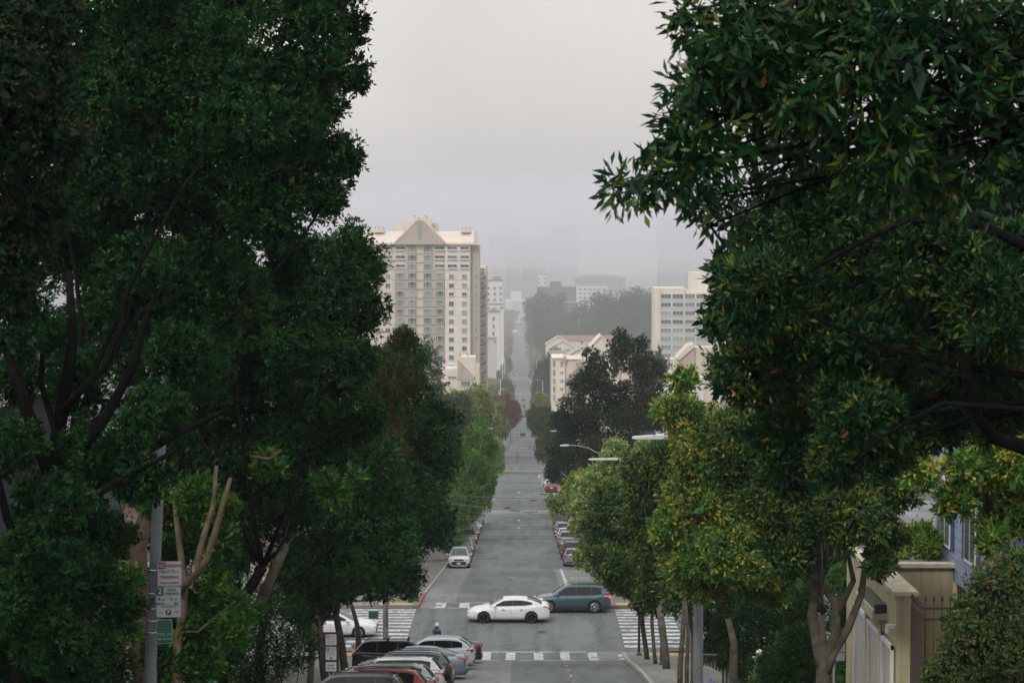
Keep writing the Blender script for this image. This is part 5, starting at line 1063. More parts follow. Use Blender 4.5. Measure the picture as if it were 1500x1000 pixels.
def car(kind, pm, label, x, d, yaw_=0.0, roll=None, pitch_=None, rim=None, gl=None, lit=None, front_lit=False, group=None, far=False, sun=None, z=None):
    """x, d: middle of the car; yaw_: heading of the nose, 0 = towards +x"""
    if kind not in _cm: _cm[kind] = car_meshes(kind)
    me, q = _cm[kind]; zz = zs(d) if z is None else z
    r = empty('car', (x, d, zz + .004), 0, label, 'car', group)
    s_ = slope(d); fwd = Vector((math.cos(yaw_), math.sin(yaw_), s_ * math.sin(yaw_))).normalized(); up = Vector((0, -s_, 1)).normalized(); lf = up.cross(fwd).normalized(); up = fwd.cross(lf)
    if roll is None: r.rotation_euler = Matrix((fwd, lf, up)).transposed().to_euler()
    else: r.rotation_euler = (0, 0, yaw_)
    def add(k, m, parent=r, nm=None):
        o = link(nm or k, me[k], parent)
        if m is not None and o.data.materials: o.material_slots[0].link = 'OBJECT'; o.material_slots[0].material = m
        return o
    b = add('body', pm); add('roof', pm, b, 'roof_panel'); add('windshield', gl or CGL); add('rear_window', CGL); add('side_window_a', gl or CGL, r, 'side_window'); add('side_window_b', gl or CGL, r, 'side_window'); add('pillar', PLAST, b)
    add('taillight', lit or REDL); add('headlight', HEADON if front_lit else HEADL); add('trim', PLAST)
    if not far:
        add('grille', PLAST); add('number_plate', PLATE); add('front_plate', PLATE, r, 'number_plate'); add('mirror', pm); add('door_handle', PLAST); add('door_gap', PLAST, b)
        if 'roof_rail' in me: add('roof_rail', PLAST)['kind'] = 'stuff'
    for xc in (q['xf'], q['xr']):
        for sg in (1, -1):
            w = link('wheel', me['tyre'], r); w.location = (xc, sg * (q['W'] / 2 - .115), q['wr']); w.rotation_euler = (0, 0, 0 if sg > 0 else math.pi)
            if not far: o = link('rim', me['rim'], w); o.material_slots[0].link = 'OBJECT'; o.material_slots[0].material = rim or RIMS; o = link('brake_disc', me['disc'], w); o.location = (0, .03, 0)
    return r
PW = paint('white', (.58, .585, .61), 0); PWs = paint('pearl', (.52, .52, .52), .1); PGB = paint('slate_blue', (.045, .085, .105), .5); PSIL = paint('silver', (.25, .27, .29), .6); PDN = paint('navy', (.018, .028, .045), .4); PBLK = paint('black', (.012, .013, .015), .3)
PRED = paint('red', (.16, .018, .018), .3); PLG = paint('light_grey', (.28, .30, .30), .4); PSB = paint('steel_blue', (.17, .21, .25), .6); PBL = paint('blue', (.03, .07, .16), .4); PGR = paint('grey', (.13, .14, .145), .5)
c1 = P(745, 911, 121.3); car('sedan', PW, 'white four-door sedan with black wheels crossing the junction', c1.x, 121.3, math.pi, rim=RIMD)
c2 = P(838, 898, 124.8); car('suv', PGB, 'slate blue-grey SUV with lit tail lamps behind the white sedan', c2.x, 125.2, math.pi, lit=REDON, gl=CGL)
c3 = P(508, 932, 117.6); car('sedan', PW, 'white sedan half hidden behind the leaning trunk, on the striped crosswalk', c3.x - .62, 116.6, 0.0)
# angled row on the near block
near = [('sedan', PDN, 706, 105.8, 'dark navy sedan at the crossing end of the angled parked row'), ('hatch', PSIL, 696, 102.6, 'silver blue hatchback, second from the crossing in the angled row'), ('hatch', PW, 694, 99.4, 'white hatchback with a rounded tail, third from the crossing in the angled row'),
        ('suv', PBLK, 664, 94.6, 'black SUV parked nose out, fourth from the crossing'), ('sedan', PSB, 684, 92.0, 'steel blue sedan between the nose-out black SUV and the dark crossover'), ('suv', PDN, 664, 86.6, 'dark blue crossover with black roof bars in the angled row'),
        ('suv', PWs, 652, 83.0, 'white off-roader with a spare wheel on its tail'), ('suv', PLG, 640, 79, 'light grey SUV with roof rails in the angled row'), ('suv', PRED, 630, 75.3, 'dark red SUV beside the light grey one'), ('suv', PBLK, 600, 72.2, 'glossy black SUV roof lowest in the picture beside the red one')]
for i, (k, m, px, d, lb) in enumerate(near):
    tail = P(px, 950, d).x; Lc = SPEC[k]['L']
    r = car(k, m, lb, tail - Lc / 2, d, (math.pi + R(-2) if i != 3 else R(2)), gl=CGL, group='cars parked at an angle along the near block')
    if i in (3, 5, 6, 7, 8, 9): r.scale = (1, 1, .94)
    if i == 6:
        o = MB(); o.lathe([(.10, -.10), (.33, -.10), (.36, -.06), (.36, .06), (.33, .10), (.10, .10)], 22, (-2.47, 0, .98), 'x'); o.build('spare_wheel', TYRE, r)
    if i in (3,):
        for x in (-.7, .25): o = MB(); o.box(x - .03, x + .03, -.66, .66, 1.74, 1.79); o.box(x - .05, x + .05, -.7, -.6, 1.66, 1.8); o.box(x - .05, x + .05, .6, .7, 1.66, 1.8); o.build('roof_bar', PLAST, r)
# kerbside rows past the crossing: hood towards the camera on the far-left lane
lc = [('suv', PWs, 174, 'white minivan-like SUV facing the camera, first past the crossing'), ('sedan', PGR, 181, 'grey sedan tucked behind the first white SUV'), ('suv', PSIL, 187.5, 'silver SUV third past the crossing facing the camera'), ('sedan', PBLK, 194, 'black sedan fourth past the crossing facing the camera'), ('hatch', PRED, 205, 'small red hatchback in the kerbside row facing the camera'),
      ('suv', PBLK, 212, 'black SUV behind the small red hatchback'), ('sedan', PW, 219, 'white sedan under the feathery trees'), ('suv', PGR, 226, 'grey SUV toward the end of the row facing the camera'), ('sedan', PSIL, 233, 'silver sedan second last in the row facing the camera'), ('suv', PDN, 240, 'navy SUV last in the row facing the camera')]
for k, m, d, lb in lc: car(k, m, lb, -4.85, d, -math.pi / 2, group='cars parked facing the camera past the crossing', gl=CGL2)
rc = [('hatch', PSIL, 176.5, 'silver hatchback with red tail lamps, first along the opposite kerb'), ('suv', PDN, 184, 'dark blue car second along the opposite kerb'), ('sedan', PSB, 192, 'blue car with a bright blue reflection, third along the opposite kerb'), ('suv', PLG, 199.5, 'light grey SUV fourth along the opposite kerb'), ('hatch', PW, 207, 'white hatchback fifth along the opposite kerb'), ('suv', PSIL, 215, 'silver SUV sixth along the opposite kerb'),
      ('sedan', PGR, 222, 'grey sedan seventh along the opposite kerb'), ('suv', PBLK, 230, 'black SUV eighth along the opposite kerb'), ('sedan', PRED, 302, 'red car leading the upper group across from the white stop line'), ('suv', PW, 310, 'white SUV behind the red car of the upper group'), ('sedan', PW, 318, 'white sedan third in the upper group'), ('suv', PSIL, 326, 'silver SUV last in the upper group')]
for i, (k, m, d, lb) in enumerate(rc): car(k, m, lb, 4.95, d, math.pi / 2, group='cars parked along the opposite kerb')
# moving and waiting cars far down
fc = [('sedan', PDN, 1.2, 702, 1, None, 'dark car on the crosswalk at the fourth crossing', 0), ('sedan', PSIL, -3.6, 800, -1, None, 'silver car beside the deep red tree', 0), ('suv', PBL, 2.0, 905, 1, REDON, 'dark blue car with lit tail lamps far down the street', 0), ('sedan', PRED, 2.0, 960, 1, REDON, 'red car with lit tail lamps far down the street', 0),
      ('sedan', PRED, -2.2, 1080, -1, None, 'dark red car coming up the street', 0), ('sedan', PW, -1.6, 1200, -1, None, 'white car coming up the street at the yellow crosswalk', 0), ('suv', PW, -4.6, 1370, -1, None, 'white SUV standing at the far kerb', 0), ('sedan', PW, -2.4, 1790, -1, None, 'tiny car with lit headlamps at the far end of the street', 1), ('suv', PW, -4.4, 1800, -1, None, 'second tiny car with lit headlamps at the far end of the street', 1), ('sedan', PRED, 1.2, 1780, 1, REDON, 'tiny red car at the far end of the street', 0)]
for k, m, x, d, s_, lit, lb, fl in fc: car(k, m, lb, x, d, s_ * math.pi / 2, lit=lit, front_lit=bool(fl), far=True)
for i, (d, m) in enumerate(((1440, PSIL), (1480, PW), (1520, PGR), (1640, PSIL), (1690, PBLK), (1740, PW))): car('suv', m, 'tiny hazy parked car at the far end of the street', 4.6, d, math.pi / 2, far=True, group='tiny hazy parked cars')

# ------------------------------------------------------------------ person
def person():
    d = 110.8; p = P(640, 961, d); root = empty('person', (p.x, d, zs(d)), R(-62), 'person in a dark blue jacket and pale knit hat walking behind the parked cars', 'person')
    SK = mat('skin', (.42, .25, .18), .6); JK = mat('jacket_navy', (.010, .024, .05), .8, var=.3, scale=12, bump=.3); TR = mat('trousers_dark', (.025, .027, .03), .85, var=.2, scale=10); HT = mat('knit_hat', (.52, .49, .44), .95, var=.15, scale=60, bump=.5, bscale=120); HR = mat('hair_dark', (.02, .014, .01), .6); BP = mat('backpack_black', (.015, .015, .017), .8)
    def skin(name, verts, edges, rad, m, rootv=0, sub=2):
        me = bpy.data.meshes.new(name); me.from_pydata(verts, edges, []); o = link(name, me, root)
        sk = o.modifiers.new('s', 'SKIN'); sk.use_smooth_shade = True
        for i, r_ in enumerate(rad): me.skin_vertices[0].data[i].radius = (r_, r_) if not isinstance(r_, tuple) else r_
        me.skin_vertices[0].data[rootv].use_root = True; sb = o.modifiers.new('u', 'SUBSURF'); sb.levels = sb.render_levels = sub; me.materials.append(m)
        dg = bpy.context.evaluated_depsgraph_get(); nm = bpy.data.meshes.new_from_object(o.evaluated_get(dg)); o.modifiers.clear(); o.data = nm
        if not nm.materials: nm.materials.append(m)
        nm.polygons.foreach_set('use_smooth', [True] * len(nm.polygons)); return o
    # x = forward. pelvis, chest, neck, head, arms with hands, striding legs with feet
    V = [(0, 0, .93), (0, 0, 1.12), (0, 0, 1.34), (.01, 0, 1.47), (.03, 0, 1.56), (.05, 0, 1.66),
         (0, .17, 1.38), (-.06, .22, 1.14), (.08, .23, .94), (.10, .225, .86), (0, -.17, 1.38), (.08, -.22, 1.15), (.24, -.21, .98), (.28, -.205, .90),
         (0, .09, .88), (.16, .095, .50), (.10, .1, .08), (.24, .105, .045), (0, -.09, .88), (-.08, -.095, .50), (-.30, -.1, .14), (-.20, -.105, .05)]
    E = [(0, 1), (1, 2), (2, 3), (3, 4), (4, 5), (2, 6), (6, 7), (7, 8), (8, 9), (2, 10), (10, 11), (11, 12), (12, 13), (0, 14), (14, 15), (15, 16), (16, 17), (0, 18), (18, 19), (19, 20), (20, 21)]
    Rr = [.13, .115, .135, .055, .075, .085, .055, .045, .03, .034, .055, .045, .03, .034, .085, .058, .042, .038, .085, .058, .042, .038]
    b = skin('body', V, E, Rr, SK)
    # fingers, nose, ears, eyes
    for sg, hb in ((1, Vector((.10, .225, .86))), (-1, Vector((.28, -.205, .90)))):
        for k, (off, ln) in enumerate(((-.024, .07), (-.008, .078), (.008, .074), (.023, .06))):
            m_ = MB(); a = hb + Vector((off, 0, -.02)); m_.tube([a, a + Vector((.008, 0, -ln * .5)), a + Vector((.02, -.012 * sg, -ln))], [.0085, .008, .006], 6); m_.build('finger', SK, b)
        m_ = MB(); a = hb + Vector((.025, -.005 * sg, 0)); m_.tube([a, a + Vector((.02, 0, -.02)), a + Vector((.024, -.006, -.05))], [.01, .009, .007], 6); m_.build('thumb', SK, b)
    m_ = MB(); m_.prism([(.135, 1.665), (.165, 1.62), (.13, 1.615)], -.014, .014, 'y'); m_.build('nose', SK, b)
    for sg in (1, -1): m_ = MB(); m_.lathe([(.002, 0), (.03, .005), (.028, .015), (.004, .02)], 8, (.05, sg * .085 - .01, 1.63), 'y'); m_.build('ear', SK, b); m_ = MB(); m_.lathe([(.002, 0), (.012, .002), (.002, .012)], 6, (.125, sg * .03, 1.655), 'x'); m_.build('eye', HR, b)
    m_ = MB(); m_.box(.122, .136, -.022, .022, 1.588, 1.596); m_.build('mouth', mat('lips', (.3, .12, .1), .5), b)
    skin('jacket', [V[0], V[1], V[2], (.01, 0, 1.46), V[6], V[7], V[8], V[10], V[11], V[12]], [(0, 1), (1, 2), (2, 3), (2, 4), (4, 5), (5, 6), (2, 7), (7, 8), (8, 9)], [.165, .145, .16, .085, .075, .065, .05, .075, .065, .05], JK, 0)
    skin('trousers', [(0, 0, .92), V[14], V[15], (.10, .1, .14), V[18], V[19], (-.28, -.1, .18)], [(0, 1), (1, 2), (2, 3), (0, 4), (4, 5), (5, 6)], [.14, .10, .075, .06, .10, .075, .06], TR)
    for pts in ([V[16], V[17]], [V[20], V[21]]): a, c = Vector(pts[0]), Vector(pts[1]); m_ = MB(); m_.tube([a + Vector((-.07, 0, -.03)), a + Vector((0, 0, -.01)), c, c + (c - a) * .2], [.035, .055, .048, .02], 8); m_.build('shoe', PLAST, root)
    m_ = MB(); m_.lathe([(.112, 1.655), (.125, 1.66), (.125, 1.70), (.118, 1.705), (.112, 1.76), (.075, 1.81), (.01, 1.825)], 16, (.04, 0, 0)); m_.lathe([(.01, 1.82), (.035, 1.83), (.035, 1.86), (.01, 1.875)], 8, (.035, 0, 0)); m_.build('knit_hat', HT, root)
    m_ = MB(); m_.lathe([(.02, 1.42), (.085, 1.45), (.105, 1.55), (.1, 1.68), (.03, 1.7)], 12, (-.005, 0, 0)); m_.build('hair', HR, root)
    m_ = MB(); m_.tube([(-.17, 0, 1.02), (-.20, 0, 1.15), (-.19, 0, 1.38), (-.15, 0, 1.45)], [.08, .13, .12, .05], 10); m_.build('backpack', BP, root)
person()

# ------------------------------------------------------------------ poles, lamps, wires, signs
GALV = mat('galvanised', (.34, .36, .38), .55, .3, var=.12, scale=14); CONCP = mat('pole_concrete', (.36, .36, .35), .85, var=.15, scale=20, bump=.2); POLEG = mat('pole_green', (.03, .06, .055), .6); LAMPW = mat('lamp_housing', (.55, .58, .6), .4); POLED = mat('pole_dark', (.03, .045, .05), .5)
def arm_lamp(label, px_pole, d, lum, arm=True, m=GALV, r0=.14, group=None):
    pb = P(px_pole, 500, d); z0 = gz(d); a = P(lum[0], lum[2], d); b = P(lum[1], lum[2], d); top = a.z - z0; root = empty('street_lamp', (pb.x, d, z0), 0, label, 'street lamp', group)
    side = -1 if a.x < pb.x else 1; mb = MB(); mb.tube([(0, 0, -.2), (0, 0, top * .5), (0, 0, top - .5)], [r0, r0 * .8, r0 * .62], 12); mb.lathe([(r0 * 1.5, 0), (r0 * 1.5, .1), (r0 * 1.05, .35)], 12); mb.build('pole', m, root)
    ix = max(a.x, b.x) if side < 0 else min(a.x, b.x); ix -= pb.x; ox = (min(a.x, b.x) if side < 0 else max(a.x, b.x)) - pb.x
    mb = MB(); mb.tube([(0, 0, top - 1.3), (ix * .15, 0, top - .75), (ix * .45, 0, top - .22), (ix * .75, 0, top - .03), (ix, 0, top)], .035, 8); mb.build('arm', m, root)
    mb = MB(); lx0, lx1 = sorted((ix, ox)); w = .16; mb.prism([(lx0, -.03), (lx0 + .05, .02), (lx1 - .2, .09), (lx1, .06), (lx1, -.05), (lx0 + .1, -.06)] if side < 0 else [(lx1, -.03), (lx1 - .05, .02), (lx0 + .2, .09), (lx0, .06), (lx0, -.05), (lx1 - .1, -.06)], -w, w, 'y')
    for i, v in enumerate(mb.v): mb.v[i] = (v[0], v[1], v[2] + top)
    hd = mb.build('lamp_head', LAMPW, root); mb = MB(); cx_ = (lx0 + lx1) / 2; mb.lathe([(.04, .08), (.04, .16), (.01, .17)], 8, (cx_ + .15, 0, top)); mb.build('photocell', POLED, hd)
    mb = MB(); mb.box(lx0 + .12, lx1 - .25, -.11, .11, top - .075, top - .06); mb.build('lens', mat('lens_grey', (.3, .32, .33), .3), hd); return root
arm_lamp('grey lamp pole among the corner trunks, its lamp head poking out over the near trees', 1025, 70, (926, 978, 640), r0=.19)
arm_lamp('street lamp with a curved arm over the pale feathery tree', 925, 137, (862, 905, 672))
arm_lamp('street lamp whose head shows against the plum tinted tree', 884, 196, (820, 833, 652))
arm_lamp('street lamp head at the yellow edge of the dark tree', 862, 262, (806, 816, 631))
arm_lamp('street lamp with a double-sided arm above the rounded trees across the street', 700, 335, (722, 708, 627), m=LAMPW)
for i, (px, d, l0, l1, py) in enumerate(((731, 640, 741, 735, 570), (733, 740, 742, 737, 553), (736, 880, 744, 740, 528), (739, 1020, 746, 743, 522), (801, 640, 786, 793, 575), (795, 760, 784, 789, 556), (789, 900, 781, 785, 541), (786, 1050, 779, 782, 528), (783, 1250, 777, 780, 508))):
    arm_lamp(('hazy grey lamp pole, %s down the far blocks on the tower side' if i < 4 else 'hazy grey lamp pole, %s down the far blocks across from the tower') % ['nearest', 'second', 'third', 'fourth', 'nearest', 'second', 'third', 'fourth', 'fifth'][i], px, d, (l0, l1, py), group='hazy lamp poles along the far blocks', m=LAMPW)
# concrete pole behind the parked cars
p = P(565, 940, 109); root = empty('lamp_pole', (p.x, 109, gz(109)), 0, 'concrete pole with an olive painted base standing before the striped crosswalk', 'pole')
mb = MB(); mb.tube([(0, 0, -.2), (0, 0, 1.75)], [.155, .15], 14); mb.build('painted_base', mat('olive_paint', (.085, .10, .07), .7, var=.15, scale=8), root); mb = MB(); mb.tube([(0, 0, 1.75), (0, 0, 8.5)], [.148, .10], 14); mb.build('pole', CONCP, root)
p2_ = P(548, 899, 109); mb = MB(); mb.box(p2_.x - p.x - .28, p2_.x - p.x + .25, -.22, -.19, p2_.z - gz(109) - .2, p2_.z - gz(109) + .2); mb.build('street_sign', mat('sign_green', (.02, .09, .06), .5), root)
# green utility cabinet, thin poles
p = P(606, 878, 129.6); root = empty('utility_cabinet', (p.x, 129.6, gz(129.6) + .12), 0, 'tall dark green utility cabinet on the corner beside the red kerb', 'cabinet')
mb = MB(); mb.box(-.28, .28, -.25, .25, 0, 1.7); mb.build('body', mat('cabinet_green', (.025, .06, .05), .6, var=.1), root); mb = MB(); mb.box(-.32, .32, -.29, .29, 1.7, 1.76); mb.build('cap', POLEG, root); mb = MB(); mb.box(-.24, .24, -.262, -.251, .1, 1.6); mb.build('door', POLEG, root)
for nm, lb, px, py, d, h, r_ in (('signal_pole', 'dark green signal pole in front of the green utility cabinet', 601, 881, 128.4, 4.6, .075), ('sign_post', 'thin dark post right of the green utility cabinet', 612.5, 878, 129.2, .95, .03), ('signal_pole', 'dark signal pole on the near corner left of the slim trunks', 936, 964, 110, 4.4, .07), ('sign_post', 'thin green post between the slim corner trunks', 968, 985, 101, 3.2, .04), ('signal_pole', 'dark slim pole by the wide grey lamp pole', 915, 880, 131, 3.8, .06)):
    p = P(px, py, d); root = empty(nm, (p.x, d, gz(d) + .13), 0, lb, 'pole'); mb = MB(); mb.tube([(0, 0, 0), (0, 0, h)], r_, 10); mb.lathe([(r_ * 2.2, 0), (r_ * 2.0, .1), (r_, .2)], 10); mb.build('pole', POLEG, root)
    if nm == 'signal_pole': mb = MB(); mb.box(-.17, .17, -.2, .12, h - 1.0, h); h_ = mb.build('signal_head', POLED, root); 
# trolley wires over the cross street
WIRE = mat('wire', (.10, .11, .12), .5, .5)
def wire(label, pts, r_=.012, grp='trolley wires over the crossing', bits=()):
    p0 = Vector(pts[0]); root = empty('trolley_wire', p0, 0, label, 'wire', grp); mb = MB(); mb.tube([Vector(q) - p0 for q in pts], r_, 5); mb.build('wire', WIRE, root)
    for t in bits:
        a = Vector(pts[0]).lerp(Vector(pts[-1]), t); mb = MB(); mb.tube([a - p0 + Vector((-.22, 0, .02)), a - p0 + Vector((.22, 0, .02))], .035, 6); mb.build('insulator', PLAST, root)
wl = [(114.6, 6.05, 786, 'trolley wire nearest the camera over the crossing'), (116.2, 6.0, 780, 'second trolley wire over the crossing'), (119.0, 5.95, 770, 'third trolley wire over the crossing, with an insulator'), (120.0, 5.95, 766, 'fourth trolley wire over the crossing'), (123.0, 5.95, 757, 'fifth trolley wire over the crossing'), (124.2, 5.95, 752, 'sixth trolley wire over the crossing')]
for i, (d, h, _, lb) in enumerate(wl):
    pts = [(x, d, h + .0006 * x * x * .5 + (.0 if i % 2 else .02)) for x in np.linspace(-58, 58, 21)]; wire(lb, pts, .014, bits=(.485, .51) if i in (2, 5) else (.47,) if i == 4 else ())
for i, (a, b, lb) in enumerate((((-7, 126.5, 7.2), (1.2, 124.5, 6.2), 'slanting span wire from the dark trees to the wire frog'), ((-1.5, 127, 6.3), (7.5, 121, 6.0), 'slanting wire crossing over the lane'), ((-7, 128.2, 6.9), (9, 127.4, 6.8), 'span wire farthest over the crossing'))):
    wire(lb, [tuple(Vector(a).lerp(Vector(b), t) - Vector((0, 0, .25 * math.sin(math.pi * t)))) for t in np.linspace(0, 1, 9)], .018, bits=(.55, .8))
for i, d in enumerate((262, 264.5, 267, 269.5, 272)):
    z = gz(267) + 6.1; wire(f'{["nearest","second","third","fourth","farthest"][i]} wire over the second crossing', [(x, d, z - .3 * math.cos(x / 14)) for x in np.linspace(-40, 40, 17)], .017, 'wires over the second crossing', bits=(.46, .5, .55))
for i, (d, w_) in enumerate(((285, 4.2), (300, 3.6), (318, 3.9), (338, 3.2), (360, 3.6), (382, 3.0))):
    z = gz(d) + 6.5; wire(f'{["nearest","second","third","fourth","fifth","farthest"][i]} span wire with clamps over the third block', [(x, d, z - .25 * math.cos(x / 4.5)) for x in np.linspace(-8.5, 8.5, 11)], .012, 'span wires over the third block', bits=(.5 - w_ / 34, .5 - w_ / 34 + .03, .5 + w_ / 34, .5 + w_ / 34 + .03))
# parking signs
SW = mat('sign_white', (.46, .48, .49), .5, var=.03); SR = mat('sign_red', (.20, .028, .035), .5); SG = mat('sign_dark_green', (.012, .10, .065), .5)
def plate(parent, cx_, cz_, w, h, face, border, lines, boxes=(), yaw_=0.0, y=0.0, label=None):
    """plate faces the camera (-y); lines: (text, size, x, z, material)"""
    pr = bpy.data.objects.new('sign_plate', None)
    mb = MB(); c = .025
    poly = lambda w_, h_, k: [(-w_ + k, -h_), (w_ - k, -h_), (w_, -h_ + k), (w_, h_ - k), (w_ - k, h_), (-w_ + k, h_), (-w_, h_ - k), (-w_, -h_ + k)]
    mb.prism(poly(w / 2, h / 2, c), 0, .006, 'y', 0); mb.prism(poly(w / 2 - .008, h / 2 - .008, c), -.003, -.0005, 'y', 1); mb.prism(poly(w / 2 - .013, h / 2 - .013, c * .9), -.006, -.0035, 'y', 2)
    o = mb.build('sign_plate', [GALV, border, face], parent); o.location = (cx_, y, cz_); o.rotation_euler = (0, 0, yaw_)
    if label: o['label'] = label
    for bx in boxes: m_ = MB(); m_.box(bx[0], bx[1], -.0085, -.0065, bx[2], bx[3]); m_.build('colour_block', bx[4], o)
    for (s_, size, x, z, m) in lines:
        me = text_mesh(s_, size, .0012, 'CENTER', .0014 * size / .06).copy(); me.materials.clear(); me.materials.append(m); t = link('lettering', me, o); t.location = (x, -.011, z); t.rotation_euler = (R(90), 0, 0)
    return o
sd_ = 37.0; k_ = sd_ / F
pb = P(219, 1000, sd_); pt = P(233, 700, sd_); root = empty('sign_pole', (pb.x - .02, sd_, gz(sd_)), 0, 'mottled grey steel pole carrying three parking signs, slightly leaning', 'sign pole'); o0 = Vector((pb.x - .02, sd_, gz(sd_)))
mb = MB(); A_ = Vector((0, 0, -.3)); B_ = P(233, 700, sd_) - o0; C_ = B_ + (B_ - (pb - o0)) * .6; mb.tube([A_, pb - o0, B_, C_], [.125, .115, .098, .085], 16); mb.build('pole', mat('pole_mottled', (.10, .115, .12), .7, .1, scale=45, col2=(.18, .20, .21), bump=.2), root)
mb = MB(); mb.tube([A_, (pb - o0) + (B_ - pb + o0) * .07], [.132, .122], 16); mb.build('painted_base', mat('pole_base_grey', (.085, .09, .105), .7), root)
for py in (834, 868, 890, 908, 925):
    mb = MB(); q = P(218 + (1000 - py) * .047 + 1, py, sd_) - o0; mb.lathe([(.118, -.012), (.118, .012)], 16, tuple(q)); mb.box(q.x + .10, q.x + .17, q.y - .03, q.y + .03, q.z - .03, q.z + .03); mb.build('band', CHROME, root)
def at(px, py): q = P(px, py, sd_) - o0; return q.x, q.z
x_, z_ = at(250.5, 837.5)
plate(root, x_, z_, 36 * k_, 37 * k_, SW, SR, [('NO', .095, -.135, .145, SW), ('PARKING', .078, .075, .145, SR), ('12', .085, -.145, .045, SR), ('NOON', .036, -.055, .035, SR), ('TO', .030, .015, .06, SR), ('2', .085, .065, .045, SR), ('P.M.', .04, .135, .035, SR), ('THURSDAY', .068, 0, -.065, SR), ('STREET CLEANING', .040, 0, -.165, SR)], [(-.205, -.065, .09, .205, SR)], R(6), -.16, 'white and red no parking plate')
x_, z_ = at(249, 879)
plate(root, x_, z_, 37 * k_, 46 * k_, SW, SG, [('2', .14, -.15, .20, SW), ('HOUR', .062, .06, .225, SG), ('PARKING', .062, .07, .155, SG), ('8', .085, -.165, .06, SG), ('A.M.', .04, -.09, .05, SG), ('TO', .028, 0, .085, SG), ('6', .085, .055, .06, SG), ('P.M.', .04, .135, .05, SG), ('MON', .058, -.14, -.025, SG), ('-', .05, 0, -.025, SG), ('FRI', .058, .135, -.025, SG),
     ('EXCEPT VEHICLES WITH', .026, 0, -.085, SG), ('AREA', .026, -.14, -.18, SG), ('PERMITS', .026, .145, -.18, SG), ('P', .095, 0, -.185, SW)], [(-.22, -.085, .12, .27, SG), (-.2, .2, -.062, -.057, SG)], R(6), -.16, 'white and green two hour parking plate')
o = root.children[-1]; mb = MB(); mb.lathe([(.001, -.0075), (.055, -.0075), (.055, -.0065), (.001, -.0065)], 18, (0, 0, -.185), 'y'); mb.build('emblem_disc', SR, o)
x_, z_ = at(243, 922)
SGL = mat('sign_letter_pale', (.30, .42, .40), .5)
plate(root, x_, z_, 23.5 * k_, 36 * k_, SG, SGL, [('PARK AT', .062, 0, -.045, SGL), ('90', .06, -.085, -.135, SGL), ('DEGREES', .036, .04, -.135, SGL)], [(-.11, .11, .16 - i * .05, .163 - i * .05, SGL) for i in range(4)] + [(-.11, .11, -.09, -.086, SGL)], R(6), -.16, 'green park at ninety degrees plate')
# framed parking board
fd = 84.0; p = P(485, 1015, fd); root = empty('sign_board', (p.x, fd, gz(fd)), 0, 'black framed board of three small parking signs below the dark trees', 'sign'); o0 = Vector((p.x, fd, gz(fd))); kf = fd / F; x0, z0 = (P(485, 980, fd) - o0).x, (P(485, 980, fd) - o0).z; zt = (P(485, 927, fd) - o0).z
mb = MB(); mb.box(x0 - .33, x0 + .33, -.02, .03, z0 - .12, zt + .05); mb.box(x0 - .04, x0 + .04, -.02, .03, -.3, z0 - .12); mb.build('frame', PLAST, root)
for (py, w, h, bd, ln, bx) in ((936, .46, .46, SR, [('NO', .13, -.13, .14, SW), ('PARKING', .07, .08, .14, SR), ('12 TO 2', .10, 0, .03, SR), ('THURSDAY', .075, 0, -.07, SR), ('STREET CLEANING', .04, 0, -.16, SR)], [(-.2, -.06, .08, .2, SR)]),
                           (956, .46, .56, SG, [('2', .16, -.14, .18, SW), ('HOUR', .08, .07, .21, SG), ('PARKING', .06, .07, .14, SG), ('8 TO 6', .10, 0, .03, SG), ('MON - FRI', .07, 0, -.06, SG), ('P', .10, 0, -.18, SW)], [(-.21, -.07, .1, .25, SG), (-.05, .05, -.24, -.13, SR)]),
                           (975.5, .46, .40, SG, [('PARK', .11, 0, .06, PLAST), ('AT  90', .11, 0, -.08, PLAST)], [])):
    q = P(485, py, fd) - o0; plate(root, q.x, q.z, w, h, SW, bd, ln, bx, 0, -.05)
# barricade, small sign, seen behind
p = P(527, 975, 107); root = empty('barricade', (p.x, 107, gz(107) + .1), 0, 'small pale barricade board with orange corner by the leaning trunk', 'barricade'); mb = MB(); mb.box(-.45, .45, -.02, .02, .45, .85); mb.build('board', SW, root)
for x in (-.4, .36): mb = MB(); mb.box(x, x + .05, -.2, .2, 0, .06); mb.box(x, x + .05, -.025, .025, .06, .9); mb.build('leg', LAMPW, root)
for x in (-.4, .05): mb = MB(); mb.box(x, x + .12, -.026, -.021, .62, .84); mb.build('stripe', mat('orange_stripe', (.6, .16, .04), .6), root)
p = P(1228, 953, 51); root = empty('parking_sign', (p.x, 51, gz(51)), 0, 'small white sign with a thin red border beside the thick multi-stemmed trunk', 'sign'); h = p.z - gz(51); mb = MB(); mb.tube([(-.1, .03, -.2), (-.1, .03, h + .25)], .03, 8); mb.build('post', GALV, root)
plate(root, 0, h, .34, .5, SW, SR, [('NO', .12, 0, .1, SR), ('PARKING', .07, 0, -.02, SR)], (), R(-10), -.02)
